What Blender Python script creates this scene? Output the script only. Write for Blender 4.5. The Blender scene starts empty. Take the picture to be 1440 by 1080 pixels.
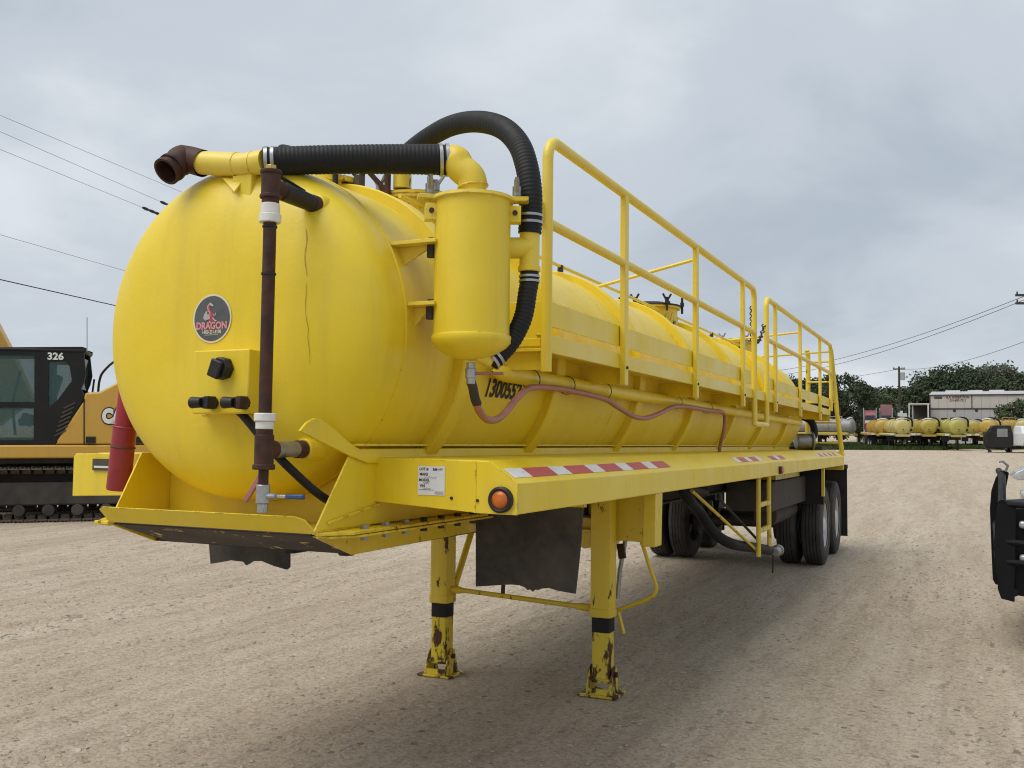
import bpy, bmesh, math, random
import numpy as np
from mathutils import Vector, Matrix, Euler

random.seed(11)
rng = np.random.default_rng(11)
sc = bpy.context.scene
COL = sc.collection
PI = math.pi

# ------------------------------------------------------------------ camera
F_PX = 1379.66
CAM = np.array([2.811, -6.1926, 1.7578])
YAW, PITCH, ROLL, TILT = 0.4345, 0.0435, -0.0040, 0.0164
_fw = np.array([-math.sin(YAW), math.cos(YAW), 0.0])
_rt = np.array([math.cos(YAW), math.sin(YAW), 0.0])
_up = np.array([0, 0, 1.0])
FWD = _fw * math.cos(PITCH) + _up * math.sin(PITCH)
_u2 = -_fw * math.sin(PITCH) + _up * math.cos(PITCH)
CX = _rt * math.cos(ROLL) - _u2 * math.sin(ROLL)
CY = _rt * math.sin(ROLL) + _u2 * math.cos(ROLL)
cam_d = bpy.data.cameras.new('camera')
cam_d.sensor_width = 36.0
cam_d.lens = F_PX / 1440.0 * 36.0
cam_d.clip_start = 0.05
cam_d.clip_end = 3000
cam = bpy.data.objects.new('camera', cam_d)
COL.objects.link(cam)
M = Matrix.Identity(4)
for i in range(3):
    M[i][0], M[i][1], M[i][2], M[i][3] = CX[i], CY[i], -FWD[i], CAM[i]
cam.matrix_world = M
sc.camera = cam

# ------------------------------------------------------------------ sky and sun (overcast)
SUN_AZ_VEC = Vector((-0.30, -0.38, 0.87)).normalized()      # towards the sun
SUN_ELEV = math.asin(SUN_AZ_VEC.z)
SUN_ROT = math.atan2(SUN_AZ_VEC.x, SUN_AZ_VEC.y)
world = bpy.data.worlds.new('World')
sc.world = world
world.use_nodes = True
wn, wl = world.node_tree.nodes, world.node_tree.links
wn.clear()
w_out = wn.new('ShaderNodeOutputWorld')
w_sky = wn.new('ShaderNodeTexSky')
w_sky.sky_type = 'NISHITA'
w_sky.sun_disc = False
w_sky.sun_elevation = SUN_ELEV
w_sky.sun_rotation = SUN_ROT
w_sky.dust_density = 3.0
w_bg1 = wn.new('ShaderNodeBackground')
w_bg1.inputs['Strength'].default_value = 0.06
wl.new(w_sky.outputs[0], w_bg1.inputs['Color'])
w_tc = wn.new('ShaderNodeTexCoord')
w_sep = wn.new('ShaderNodeSeparateXYZ')
wl.new(w_tc.outputs['Generated'], w_sep.inputs[0])
# project the view direction onto a flat cloud deck: d.xy / (d.z + 0.18)
w_add = wn.new('ShaderNodeMath'); w_add.operation = 'ADD'; w_add.inputs[1].default_value = 0.22
w_abs = wn.new('ShaderNodeMath'); w_abs.operation = 'ABSOLUTE'
wl.new(w_sep.outputs['Z'], w_abs.inputs[0]); wl.new(w_abs.outputs[0], w_add.inputs[0])
w_dx = wn.new('ShaderNodeMath'); w_dx.operation = 'DIVIDE'
w_dy = wn.new('ShaderNodeMath'); w_dy.operation = 'DIVIDE'
wl.new(w_sep.outputs['X'], w_dx.inputs[0]); wl.new(w_add.outputs[0], w_dx.inputs[1])
wl.new(w_sep.outputs['Y'], w_dy.inputs[0]); wl.new(w_add.outputs[0], w_dy.inputs[1])
w_cmb = wn.new('ShaderNodeCombineXYZ')
wl.new(w_dx.outputs[0], w_cmb.inputs['X']); wl.new(w_dy.outputs[0], w_cmb.inputs['Y'])
w_cmb.inputs['Z'].default_value = 3.7
w_n1 = wn.new('ShaderNodeTexNoise')
w_n1.inputs['Scale'].default_value = 1.15
w_n1.inputs['Detail'].default_value = 7.0
w_n1.inputs['Roughness'].default_value = 0.54
w_n1.inputs['Distortion'].default_value = 0.35
wl.new(w_cmb.outputs[0], w_n1.inputs['Vector'])
w_rmp = wn.new('ShaderNodeValToRGB')
w_rmp.color_ramp.interpolation = 'EASE'
e = w_rmp.color_ramp.elements
e[0].position = 0.27; e[0].color = (0.435, 0.495, 0.565, 1)
e[1].position = 0.76; e[1].color = (0.715, 0.755, 0.80, 1)
em = e.new(0.5); em.color = (0.555, 0.61, 0.67, 1)
wl.new(w_n1.outputs['Fac'], w_rmp.inputs['Fac'])
w_bg2 = wn.new('ShaderNodeBackground')
w_bg2.inputs['Strength'].default_value = 1.0
wl.new(w_rmp.outputs['Color'], w_bg2.inputs['Color'])
w_mix = wn.new('ShaderNodeMixShader')
w_mix.inputs[0].default_value = 0.90
wl.new(w_bg1.outputs[0], w_mix.inputs[1]); wl.new(w_bg2.outputs[0], w_mix.inputs[2])
wl.new(w_mix.outputs[0], w_out.inputs['Surface'])

sun_d = bpy.data.lights.new('sun', 'SUN')
sun_d.energy = 2.2
sun_d.angle = math.radians(48)
sun_d.color = (1.0, 0.95, 0.87)
sun = bpy.data.objects.new('sun', sun_d)
COL.objects.link(sun)
sun.rotation_euler = (-SUN_AZ_VEC).to_track_quat('-Z', 'Y').to_euler()
sun.location = (0, 0, 30)

sc.view_settings.view_transform = 'Standard'
sc.view_settings.look = 'None'
sc.view_settings.gamma = 1.0
sc.view_settings.exposure = 0.16
sc.cycles.pixel_filter_type = 'BLACKMAN_HARRIS'
sc.cycles.filter_width = 1.1
sc.view_settings.use_curve_mapping = False

# ------------------------------------------------------------------ pixel -> place helpers (pixels of the 1440x1080 photograph)
_c, _s = math.cos(-TILT), math.sin(-TILT)
T_TR = np.array([[1, 0, 0], [0, _c, -_s], [0, _s, _c]])       # trailer frame -> world (nose stands slightly high)
def ray(u, v, tr=True):
    d = CX * ((u - 720) / F_PX) - CY * ((v - 540) / F_PX) + FWD
    o = CAM.copy()
    if tr:
        d = T_TR.T @ d; o = T_TR.T @ o
    return o, d
def P(u, v, ax, val, tr=True):                                 # where the pixel's ray meets the plane axis = val
    o, d = ray(u, v, tr)
    return o + d * ((val - o[ax]) / d[ax])
def G(u, depth, z=0.0):                                        # world point at a pixel column and a depth
    o = CAM + FWD * depth + CX * ((u - 720) / F_PX * depth)
    return Vector((o[0], o[1], z))
def GZ(u, v, depth):
    o = CAM + FWD * depth + CX * ((u - 720) / F_PX * depth) - CY * ((v - 540) / F_PX * depth)
    return Vector(o)

# ------------------------------------------------------------------ mesh helpers
def vec(p): return Vector((float(p[0]), float(p[1]), float(p[2])))
def frame_of(d):
    d = vec(d).normalized()
    a = Vector((0, 0, 1)) if abs(d.z) < 0.9 else Vector((0, 1, 0))
    x = a.cross(d).normalized()
    return x, d.cross(x).normalized(), d
class MB:
    def __init__(s): s.v = []; s.f = []
    def add(s, vs, fs):
        b = len(s.v); s.v += [tuple(map(float, p)) for p in vs]; s.f += [tuple(i + b for i in f) for f in fs]; return s
    def box(s, x0, x1, y0, y1, z0, z1):
        return s.add([(x0,y0,z0),(x1,y0,z0),(x1,y1,z0),(x0,y1,z0),(x0,y0,z1),(x1,y0,z1),(x1,y1,z1),(x0,y1,z1)],
                     [(0,3,2,1),(4,5,6,7),(0,1,5,4),(1,2,6,5),(2,3,7,6),(3,0,4,7)])
    def obox(s, c, sx, sy, sz, rot):                            # oriented box
        m = rot if isinstance(rot, Matrix) else Euler(rot).to_matrix()
        vs = [vec(c) + m @ Vector((a*sx/2, b*sy/2, d*sz/2)) for d in (-1,1) for a, b in ((-1,-1),(1,-1),(1,1),(-1,1))]
        return s.add(vs, [(0,3,2,1),(4,5,6,7),(0,1,5,4),(1,2,6,5),(2,3,7,6),(3,0,4,7)])
    def prism(s, pts, off):
        n = len(pts); o = vec(off); a = [vec(p) for p in pts]
        return s.add(a + [p + o for p in a], [tuple(range(n))[::-1], tuple(range(n, 2*n))] + [(i, (i+1) % n, n + (i+1) % n, n + i) for i in range(n)])
    def cyl(s, p0, p1, r0, r1=None, n=16, cap=True):
        r1 = r0 if r1 is None else r1
        p0, p1 = vec(p0), vec(p1); x, y, d = frame_of(p1 - p0)
        vs = []
        for p, r in ((p0, r0), (p1, r1)):
            vs += [p + (x*math.cos(2*PI*i/n) + y*math.sin(2*PI*i/n)) * r for i in range(n)]
        fs = [(i, (i+1) % n, n + (i+1) % n, n + i) for i in range(n)]
        if cap: fs += [tuple(range(n))[::-1], tuple(range(n, 2*n))]
        return s.add(vs, fs)
    def tube(s, path, r, n=10, cap=True):
        path = [vec(p) for p in path]; m = len(path)
        rs = r if isinstance(r, (list, tuple)) else [r]*m
        t = [(path[min(i+1, m-1)] - path[max(i-1, 0)]).normalized() for i in range(m)]
        x, y, _ = frame_of(t[0]); vs = []
        for i in range(m):
            if i:
                q = t[i-1].rotation_difference(t[i]); x = q @ x
                x = (x - t[i]*x.dot(t[i])).normalized(); y = t[i].cross(x)
            vs += [path[i] + (x*math.cos(2*PI*k/n) + y*math.sin(2*PI*k/n))*rs[i] for k in range(n)]
        fs = [(a*n + k, a*n + (k+1) % n, (a+1)*n + (k+1) % n, (a+1)*n + k) for a in range(m-1) for k in range(n)]
        if cap: fs += [tuple(range(n))[::-1], tuple(range((m-1)*n, m*n))]
        return s.add(vs, fs)
    def lathe(s, prof, o, axis, n=32, close=False):             # prof: (radius, height along axis)
        x, y, d = frame_of(axis); o = vec(o); m = len(prof); vs = []
        for r, h in prof:
            vs += [o + d*h + (x*math.cos(2*PI*k/n) + y*math.sin(2*PI*k/n))*max(r, 1e-5) for k in range(n)]
        rng_ = range(m if close else m-1)
        fs = [(a*n + k, a*n + (k+1) % n, ((a+1) % m)*n + (k+1) % n, ((a+1) % m)*n + k) for a in rng_ for k in range(n)]
        return s.add(vs, fs)
    def ring(s, o, axis, R, r, n=24, k=8):                      # torus
        return s.lathe([(R + r*math.cos(2*PI*i/k), r*math.sin(2*PI*i/k)) for i in range(k)], o, axis, n, True)
    def mesh(s, name, smooth=35):
        me = bpy.data.meshes.new(name)
        me.from_pydata(s.v, [], s.f)
        bm = bmesh.new(); bm.from_mesh(me)
        bmesh.ops.remove_doubles(bm, verts=bm.verts, dist=1e-5)
        bmesh.ops.recalc_face_normals(bm, faces=bm.faces)
        bm.to_mesh(me); bm.free()
        if smooth:
            me.shade_smooth(); me.set_sharp_from_angle(angle=math.radians(smooth))
        return me
    def build(s, name, mat, parent=None, smooth=35, bevel=0):
        me = s.mesh(name, smooth)
        return link(name, me, mat, parent, bevel)
def link(name, me, mat, parent=None, bevel=0):
    o = bpy.data.objects.new(name, me)
    COL.objects.link(o)
    if mat is not None and not me.materials: me.materials.append(mat)
    if parent is not None: o.parent = parent
    if bevel:
        b = o.modifiers.new('bevel', 'BEVEL'); b.width = bevel; b.segments = 2; b.limit_method = 'ANGLE'; b.angle_limit = math.radians(40)
    return o
def tag(o, label=None, cat=None, group=None, kind=None):
    if label: o['label'] = label
    if cat: o['category'] = cat
    if group: o['group'] = group
    if kind: o['kind'] = kind
    return o
def empty(name, loc=(0,0,0), rz=0.0):
    o = bpy.data.objects.new(name, None); COL.objects.link(o)
    o.location = loc; o.rotation_euler = (0, 0, rz); o.empty_display_size = 0.3
    return o
def copy_tree(o, parent=None):
    kids = [c for c in COL.objects if c.parent == o]
    c = o.copy(); COL.objects.link(c); c.parent = parent
    for k in kids: copy_tree(k, c)
    return c
def smooth_path(pts, sub=8):                                    # Catmull-Rom through the points
    p = [vec(q) for q in pts]; p = [p[0]*2 - p[1]] + p + [p[-1]*2 - p[-2]]; out = []
    for i in range(1, len(p)-2):
        for k in range(sub):
            t = k/sub
            out.append(0.5*((2*p[i]) + (p[i+1]-p[i-1])*t + (2*p[i-1]-5*p[i]+4*p[i+1]-p[i+2])*t*t + (3*p[i]-p[i-1]-3*p[i+1]+p[i+2])*t**3))
    out.append(p[-2]); return out
def arc_corner(a, b, c, r, n=6):                                # rounded corner at b between a and c
    a, b, c = vec(a), vec(b), vec(c); d1 = (a-b).normalized(); d2 = (c-b).normalized()
    ang = d1.angle(d2); t = r/math.tan(ang/2)
    cen = b + (d1+d2).normalized()*(r/math.sin(ang/2)); s0 = b + d1*t - cen; s1 = b + d2*t - cen
    om = s0.angle(s1)
    return [cen + (s0*math.sin((1-i/n)*om) + s1*math.sin(i/n*om))/math.sin(om) for i in range(n+1)]
def text_mesh(name, body, size, bold=0.0, sx=1.0):
    cu = bpy.data.curves.new(name, 'FONT')
    cu.body = body; cu.size = size; cu.align_x = 'CENTER'; cu.align_y = 'CENTER'; cu.offset = bold; cu.resolution_u = 3
    o = bpy.data.objects.new(name, cu); COL.objects.link(o)
    bpy.context.view_layer.update()
    me = bpy.data.meshes.new_from_object(o.evaluated_get(bpy.context.evaluated_depsgraph_get()))
    bpy.data.objects.remove(o); bpy.data.curves.remove(cu)
    for v in me.vertices: v.co.x *= sx
    return me
def put_text(name, body, size, mat, parent, fn, bold=0.0, sx=1.0):     # fn maps flat (x, y) to a place
    me = text_mesh(name, body, size, bold, sx)
    for v in me.vertices: v.co = vec(fn(v.co.x, v.co.y))
    me.name = name
    return link(name, me, mat, parent)

# ------------------------------------------------------------------ materials
MATS = {}
def nodes_of(name):
    m = bpy.data.materials.new(name); m.use_nodes = True
    n, l = m.node_tree.nodes, m.node_tree.links
    return m, n, l, n['Principled BSDF']
def noise(n, l, vec_out, scale, detail=4, rough=0.55, dist=0.0):
    t = n.new('ShaderNodeTexNoise'); t.inputs['Scale'].default_value = scale; t.inputs['Detail'].default_value = detail
    t.inputs['Roughness'].default_value = rough; t.inputs['Distortion'].default_value = dist
    l.new(vec_out, t.inputs['Vector']); return t.outputs['Fac']
def mapping(n, l, src, scale=(1,1,1), rot=(0,0,0), loc=(0,0,0)):
    m = n.new('ShaderNodeMapping'); m.inputs['Scale'].default_value = scale; m.inputs['Rotation'].default_value = rot; m.inputs['Location'].default_value = loc
    l.new(src, m.inputs['Vector']); return m.outputs[0]
def mrange(n, l, src, a, b, c=0.0, d=1.0):
    m = n.new('ShaderNodeMapRange'); m.inputs[1].default_value = a; m.inputs[2].default_value = b; m.inputs[3].default_value = c; m.inputs[4].default_value = d
    l.new(src, m.inputs[0]); return m.outputs[0]
def math_(n, l, op, a, b):
    m = n.new('ShaderNodeMath'); m.operation = op
    for i, q in enumerate((a, b)):
        if isinstance(q, (int, float)): m.inputs[i].default_value = q
        elif q is not None: l.new(q, m.inputs[i])
    return m.outputs[0]
def mixc(n, l, fac, a, b):
    m = n.new('ShaderNodeMix'); m.data_type = 'RGBA'
    if isinstance(fac, (int, float)): m.inputs[0].default_value = fac
    else: l.new(fac, m.inputs[0])
    for i, q in ((6, a), (7, b)):
        if isinstance(q, tuple): m.inputs[i].default_value = (*q, 1)
        else: l.new(q, m.inputs[i])
    return m.outputs[2]
def bump(n, l, h, strength, dist, bsdf):
    b = n.new('ShaderNodeBump'); b.inputs['Strength'].default_value = strength; b.inputs['Distance'].default_value = dist
    l.new(h, b.inputs['Height']); l.new(b.outputs[0], bsdf.inputs['Normal'])
def edge_mask(n, l, radius):
    """0 on faces, rising towards 1 along convex edges (where paint wears off)."""
    bv = n.new('ShaderNodeBevel'); bv.samples = 4; bv.inputs['Radius'].default_value = radius
    ge = n.new('ShaderNodeNewGeometry')
    dp = n.new('ShaderNodeVectorMath'); dp.operation = 'DOT_PRODUCT'
    l.new(bv.outputs[0], dp.inputs[0]); l.new(ge.outputs['Normal'], dp.inputs[1])
    return mrange(n, l, dp.outputs['Value'], 0.98, 0.80)
def paint(name, col, fade=(0.72, 0.60, 0.20), fade_amt=0.35, dirt=0.18, chips=0.0, rust=0.0, rough=0.38, edges=True, dirt_col=(0.16, 0.11, 0.06), rust_dark=False, ripple=False):
    m, n, l, b = nodes_of(name)
    tc = n.new('ShaderNodeTexCoord').outputs['Object']
    f1 = mrange(n, l, noise(n, l, tc, 1.3, 5, 0.6), 0.40, 0.72, 0, fade_amt)
    c = mixc(n, l, f1, col, fade)
    st = mrange(n, l, noise(n, l, mapping(n, l, tc, (9, 9, 0.7)), 1.0, 5, 0.65), 0.50, 0.80, 0, dirt)       # run-down streaks
    c = mixc(n, l, st, c, dirt_col)
    gr = mrange(n, l, noise(n, l, tc, 5.0, 8, 0.7), 0.50, 0.85, 0, dirt*0.8)
    c = mixc(n, l, gr, c, (0.40, 0.30, 0.08))
    rgh = math_(n, l, 'ADD', mrange(n, l, noise(n, l, tc, 3.5, 5), 0.3, 0.7, rough-0.08, rough+0.14), 0.0)
    fine = noise(n, l, tc, 38.0, 3, 0.6)
    if rust:
        rm = mrange(n, l, noise(n, l, mapping(n, l, tc, (7, 7, 3.2)), 1.7, 6, 0.62), 0.645-rust, 0.70-rust)
        rc = mixc(n, l, fine, (0.012, 0.009, 0.007) if rust_dark else (0.030, 0.014, 0.010), (0.045, 0.030, 0.020) if rust_dark else (0.12, 0.045, 0.022))
        c = mixc(n, l, rm, c, rc); rgh = math_(n, l, 'ADD', rgh, math_(n, l, 'MULTIPLY', rm, 0.35))
    if edges:
        em_ = math_(n, l, 'MULTIPLY', edge_mask(n, l, 0.008), mrange(n, l, noise(n, l, tc, 22.0, 5, 0.7), 0.58-chips, 0.63-chips))
        c = mixc(n, l, em_, c, (0.06, 0.035, 0.02)); rgh = math_(n, l, 'ADD', rgh, math_(n, l, 'MULTIPLY', em_, 0.3))
    l.new(c, b.inputs['Base Color']); l.new(rgh, b.inputs['Roughness'])
    b.inputs['Specular IOR Level'].default_value = 0.45
    b.inputs['Coat Weight'].default_value = 0.06; b.inputs['Coat Roughness'].default_value = 0.25
    hgt = noise(n, l, tc, 55.0, 3)
    if ripple: hgt = math_(n, l, 'ADD', math_(n, l, 'MULTIPLY', hgt, 0.05), math_(n, l, 'MULTIPLY', noise(n, l, mapping(n, l, tc, (1.6, 1.0, 1.6)), 1.4, 2, 0.4), 1.0)); bump(n, l, hgt, 0.35, 0.045, b)
    else: bump(n, l, hgt, 0.06, 0.003, b)
    MATS[name] = m; return m
def plain(name, col, rough=0.5, metal=0.0, var=0.25, scale=9.0, dust=0.0, dust_col=(0.30, 0.25, 0.19), bump_s=0.1, spec=0.5, stretch=(1,1,1)):
    m, n, l, b = nodes_of(name)
    tc = mapping(n, l, n.new('ShaderNodeTexCoord').outputs['Object'], stretch)
    f = noise(n, l, tc, scale, 6, 0.62)
    lo = tuple(max(0.0, x*(1-var)) for x in col); hi = tuple(min(1.0, x*(1+var)) for x in col)
    c = mixc(n, l, mrange(n, l, f, 0.3, 0.7), lo, hi)
    if dust:
        c = mixc(n, l, mrange(n, l, noise(n, l, tc, scale*0.45, 7, 0.7), 0.40, 0.75, 0, dust), c, dust_col)
    l.new(c, b.inputs['Base Color'])
    l.new(mrange(n, l, f, 0.3, 0.7, max(0.02, rough-0.08), min(1, rough+0.1)), b.inputs['Roughness'])
    b.inputs['Metallic'].default_value = metal; b.inputs['Specular IOR Level'].default_value = spec
    if bump_s: bump(n, l, noise(n, l, tc, scale*5, 4), bump_s, 0.004, b)
    MATS[name] = m; return m

YEL = (0.775, 0.572, 0.014)
m_tank = paint('tank_paint', YEL, fade=(0.80, 0.64, 0.11), fade_amt=0.45, dirt=0.15, rough=0.42, ripple=True)
m_yel = paint('yellow_paint', YEL, fade=(0.82, 0.68, 0.18), fade_amt=0.45, dirt=0.12, chips=0.06)
m_yelc = paint('worn_yellow_paint', (0.70, 0.51, 0.018), dirt=0.20, chips=0.10, rust=0.055)
m_leg = paint('leg_paint', (0.72, 0.53, 0.018), dirt=0.18, chips=0.12, rust=0.03)
m_legin = paint('chipped_leg_paint', (0.70, 0.53, 0.02), dirt=0.2, chips=0.15, rust=0.155)
m_rail = paint('rail_paint', (0.76, 0.57, 0.035), fade=(0.80, 0.68, 0.26), fade_amt=0.45, dirt=0.08, chips=0.02)
m_grime = paint('greasy_plate', (0.60, 0.42, 0.02), dirt=0.5, rust=0.31, chips=0.2, dirt_col=(0.03, 0.022, 0.015), rust_dark=True)
m_brown = plain('brown_iron', (0.050, 0.022, 0.016), 0.6, 0.0, 0.6, 16, dust=0.30, dust_col=(0.13, 0.055, 0.03), spec=0.3)
m_hose = plain('black_hose', (0.009, 0.010, 0.011), 0.6, 0, 0.3, 14, dust=0.03, bump_s=0.15, spec=0.3)
m_black = plain('black_plastic', (0.012, 0.012, 0.013), 0.5, 0, 0.3, 12, dust=0.06, spec=0.35)
m_rubber = plain('dusty_rubber', (0.030, 0.028, 0.026), 0.85, 0, 0.35, 6, dust=0.62, dust_col=(0.14, 0.10, 0.075))
m_flap = plain('mud_flap_rubber', (0.030, 0.029, 0.028), 0.85, 0, 0.5, 4.5, dust=0.85, dust_col=(0.125, 0.105, 0.088), stretch=(1,1,1))
m_tyre = plain('tyre_rubber', (0.035, 0.033, 0.031), 0.9, 0, 0.3, 5, dust=0.6, dust_col=(0.16, 0.13, 0.10))
m_white = plain('white_plastic', (0.72, 0.71, 0.68), 0.45, 0, 0.1, 15, dust=0.15)
m_rim = plain('white_rim', (0.62, 0.62, 0.61), 0.45, 0, 0.15, 8, dust=0.3)
m_steel = plain('grey_steel', (0.30, 0.30, 0.30), 0.42, 0.8, 0.25, 16, dust=0.2)
m_zinc = plain('zinc_fitting', (0.42, 0.43, 0.44), 0.38, 0.85, 0.2, 20, dust=0.15)
m_dkst = plain('dark_frame', (0.032, 0.027, 0.022), 0.75, 0, 0.45, 4, dust=0.45, dust_col=(0.13, 0.095, 0.06))
m_brass = plain('brass', (0.55, 0.40, 0.12), 0.35, 0.9, 0.2, 20)
m_red = plain('red_paint', (0.30, 0.012, 0.030), 0.45, 0, 0.18, 5, dust=0.18)
m_pink = plain('pink_hose', (0.36, 0.135, 0.105), 0.45, 0, 0.2, 10, dust=0.2, dust_col=(0.30, 0.22, 0.17))
m_tred = plain('red_tape', (0.47, 0.035, 0.055), 0.35, 0, 0.12, 30, dust=0.15, bump_s=0.03)
m_twht = plain('white_tape', (0.70, 0.70, 0.69), 0.35, 0, 0.08, 30, dust=0.18, bump_s=0.03)
m_amber = plain('amber_lens', (0.55, 0.13, 0.015), 0.25, 0, 0.15, 30)
m_redlens = plain('red_lens', (0.45, 0.03, 0.02), 0.25, 0, 0.15, 30)
m_blue = plain('blue_grip', (0.03, 0.07, 0.17), 0.45, 0, 0.15, 20)
m_paper = plain('paper', (0.66, 0.67, 0.68), 0.7, 0, 0.05, 20, bump_s=0.02)
m_ink = plain('black_ink', (0.015, 0.015, 0.016), 0.6, 0, 0.2, 20, bump_s=0)
m_pencil = plain('pencil_ink', (0.38, 0.36, 0.36), 0.7, 0, 0.2, 20, bump_s=0)
m_badge = plain('badge_grey', (0.085, 0.092, 0.095), 0.45, 0, 0.2, 14, bump_s=0.02)
m_cream = plain('badge_cream', (0.74, 0.68, 0.50), 0.45, 0, 0.06, 14, bump_s=0)
m_bpink = plain('badge_pink', (0.66, 0.26, 0.28), 0.45, 0, 0.12, 60, bump_s=0)
m_bred = plain('badge_red', (0.36, 0.06, 0.075), 0.45, 0, 0.12, 60, bump_s=0)
m_bgrey = plain('badge_pale_grey', (0.42, 0.42, 0.42), 0.45, 0, 0.15, 60, bump_s=0)
m_rust = plain('rust_streak', (0.40, 0.25, 0.02), 0.8, 0, 0.4, 25, bump_s=0)
m_olive = plain('olive_plate', (0.065, 0.055, 0.035), 0.5, 0, 0.2, 20)
m_zip = plain('zip_tie', (0.012, 0.012, 0.012), 0.5)

# ------------------------------------------------------------------ ground: one sheet, finely divided near the trailer
def vnoise(x, y, seed=0):
    xi, yi = np.floor(x).astype(np.int64), np.floor(y).astype(np.int64)
    fx, fy = x - xi, y - yi
    def h(a, b):
        q = (a*374761393 + b*668265263 + seed*974711) & 0x7fffffff
        q = ((q ^ (q >> 13))*1274126177) & 0x7fffffff
        return ((q ^ (q >> 16)) & 0xffff)/65535.0
    ux, uy = fx*fx*(3-2*fx), fy*fy*(3-2*fy)
    return (h(xi,yi)*(1-ux)+h(xi+1,yi)*ux)*(1-uy) + (h(xi,yi+1)*(1-ux)+h(xi+1,yi+1)*ux)*uy
FLAT = [(0.60, 0, .35), (-0.62, 0, .35)] + [(sx*0.9, y, .6) for sx in (-1, 1) for y in (7.05, 8.30)]
TRACKS = [(-1.30, 0.105, 0.17, 1), (-0.86, 0.105, 0.17, 1), (-3.05, 0.27, 0.24, 0), (-4.6, 0.27, 0.24, 1), (-6.3, 0.2, 0.3, 0), (2.35, -0.02, 0.26, 0), (4.3, 0.05, 0.26, 1), (1.5, 0.16, 0.20, 1), (-2.2, 0.24, 0.22, 0)]
def ground_h(x, y):
    x = np.asarray(x, float); y = np.asarray(y, float)
    xs = x - 0.18*y - 0.004*y*y*np.exp(-(y/20)**2)
    near = np.exp(-((x+1)**2 + (y-3)**2)/22.0**2)
    h = 0.030*(vnoise(xs*1.1, y*0.10, 1)-0.5) + 0.016*(vnoise(xs*3.3, y*0.22, 2)-0.5) + 0.010*(vnoise(xs*8, y*0.6, 3)-0.5)
    h += 0.007*(vnoise(x*5, y*5, 4)-0.5) + 0.006*(vnoise(x*13, y*12, 5)-0.5) + 0.005*(vnoise(x*27, y*27, 8)-0.5)
    for x0, sl, w, tread in TRACKS:
        d = (x - x0 - sl*y + 0.12*(vnoise(y*0.15, y*0+x0*7, 6)-0.5))/w
        patch = np.clip((vnoise(y*0.35+x0*9, y*0+3.0, 7)-0.30)*3, 0, 1)
        m = np.clip(1.25-np.abs(d), 0, 0.35)/0.35
        berm = np.exp(-((np.abs(d)-1.3)/0.28)**2)
        h += patch*(-0.014*m + 0.012*berm)
        if tread: h += patch*m*0.009*np.sign(np.sin(y*34 + np.abs(d)*3.0))*(np.abs(d) > 0.15)
    h *= near*0.95
    for cx_, cy_, r in FLAT:
        h *= 1 - np.exp(-((x-cx_)**2 + (y-cy_)**2)/(r*r))
    return h
def axis(lo, hi, step, out_lo, out_hi, g=1.13):
    a = list(np.arange(lo, hi, step)); s = step
    while a[-1] < out_hi: s *= g; a.append(a[-1]+s)
    s = step; b = [lo]
    while b[-1] > out_lo: s *= g; b.append(b[-1]-s)
    return np.array(b[1:][::-1] + a)
gx = axis(-6.5, 5.0, 0.040, -700, 700); gy = axis(-3.2, 7.5, 0.045, -150, 1500)
XX, YY = np.meshgrid(gx, gy)
ZZ = ground_h(XX, YY)
nx, ny = len(gx), len(gy)
gme = bpy.data.meshes.new('ground')
gme.vertices.add(nx*ny)
gme.vertices.foreach_set('co', np.stack([XX, YY, ZZ], -1).astype(np.float32).ravel())
idx = (np.arange(ny-1)[:, None]*nx + np.arange(nx-1)[None, :]).ravel()
quads = np.stack([idx, idx+1, idx+1+nx, idx+nx], -1).astype(np.int32)
gme.loops.add(quads.size); gme.loops.foreach_set('vertex_index', quads.ravel())
gme.polygons.add(len(quads)); gme.polygons.foreach_set('loop_start', np.arange(0, quads.size, 4, dtype=np.int32))
gme.update(calc_edges=True); gme.validate(); gme.shade_smooth()
m, n, l, b = nodes_of('dirt_yard')
tc = n.new('ShaderNodeTexCoord').outputs['Object']
stv = mapping(n, l, tc, (1.0, 0.09, 1.0), (0, 0, 0.18))
a1 = noise(n, l, stv, 0.55, 6, 0.6, 0.3)
a2 = noise(n, l, stv, 2.6, 8, 0.66, 0.2)
a3 = noise(n, l, tc, 0.22, 4, 0.5)
a4 = noise(n, l, tc, 9.0, 8, 0.72)
a5 = noise(n, l, tc, 85.0, 4, 0.7)
a6 = noise(n, l, tc, 26.0, 6, 0.75)
a7 = noise(n, l, mapping(n, l, tc, (1.0, 0.16, 1.0), (0, 0, 0.10)), 7.0, 8, 0.72, 0.15)
c = mixc(n, l, mrange(n, l, a1, 0.33, 0.67), (0.475, 0.390, 0.288), (0.585, 0.500, 0.385))
c = mixc(n, l, mrange(n, l, a2, 0.46, 0.72, 0, 0.50), c, (0.69, 0.615, 0.495))
c = mixc(n, l, mrange(n, l, a2, 0.48, 0.30, 0, 0.48), c, (0.34, 0.270, 0.200))
c = mixc(n, l, mrange(n, l, a3, 0.45, 0.70, 0, 0.45), c, (0.50, 0.385, 0.295))
c = mixc(n, l, mrange(n, l, a4, 0.50, 0.72, 0, 0.40), c, (0.35, 0.285, 0.215))
c = mixc(n, l, mrange(n, l, a5, 0.35, 0.30, 0, 0.6), c, (0.15, 0.125, 0.10))
c = mixc(n, l, mrange(n, l, a5, 0.66, 0.74, 0, 0.55), c, (0.66, 0.60, 0.52))
c = mixc(n, l, mrange(n, l, a7, 0.50, 0.38, 0, 0.42), c, (0.31, 0.245, 0.18))
c = mixc(n, l, mrange(n, l, a7, 0.58, 0.70, 0, 0.45), c, (0.64, 0.58, 0.47))
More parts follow.
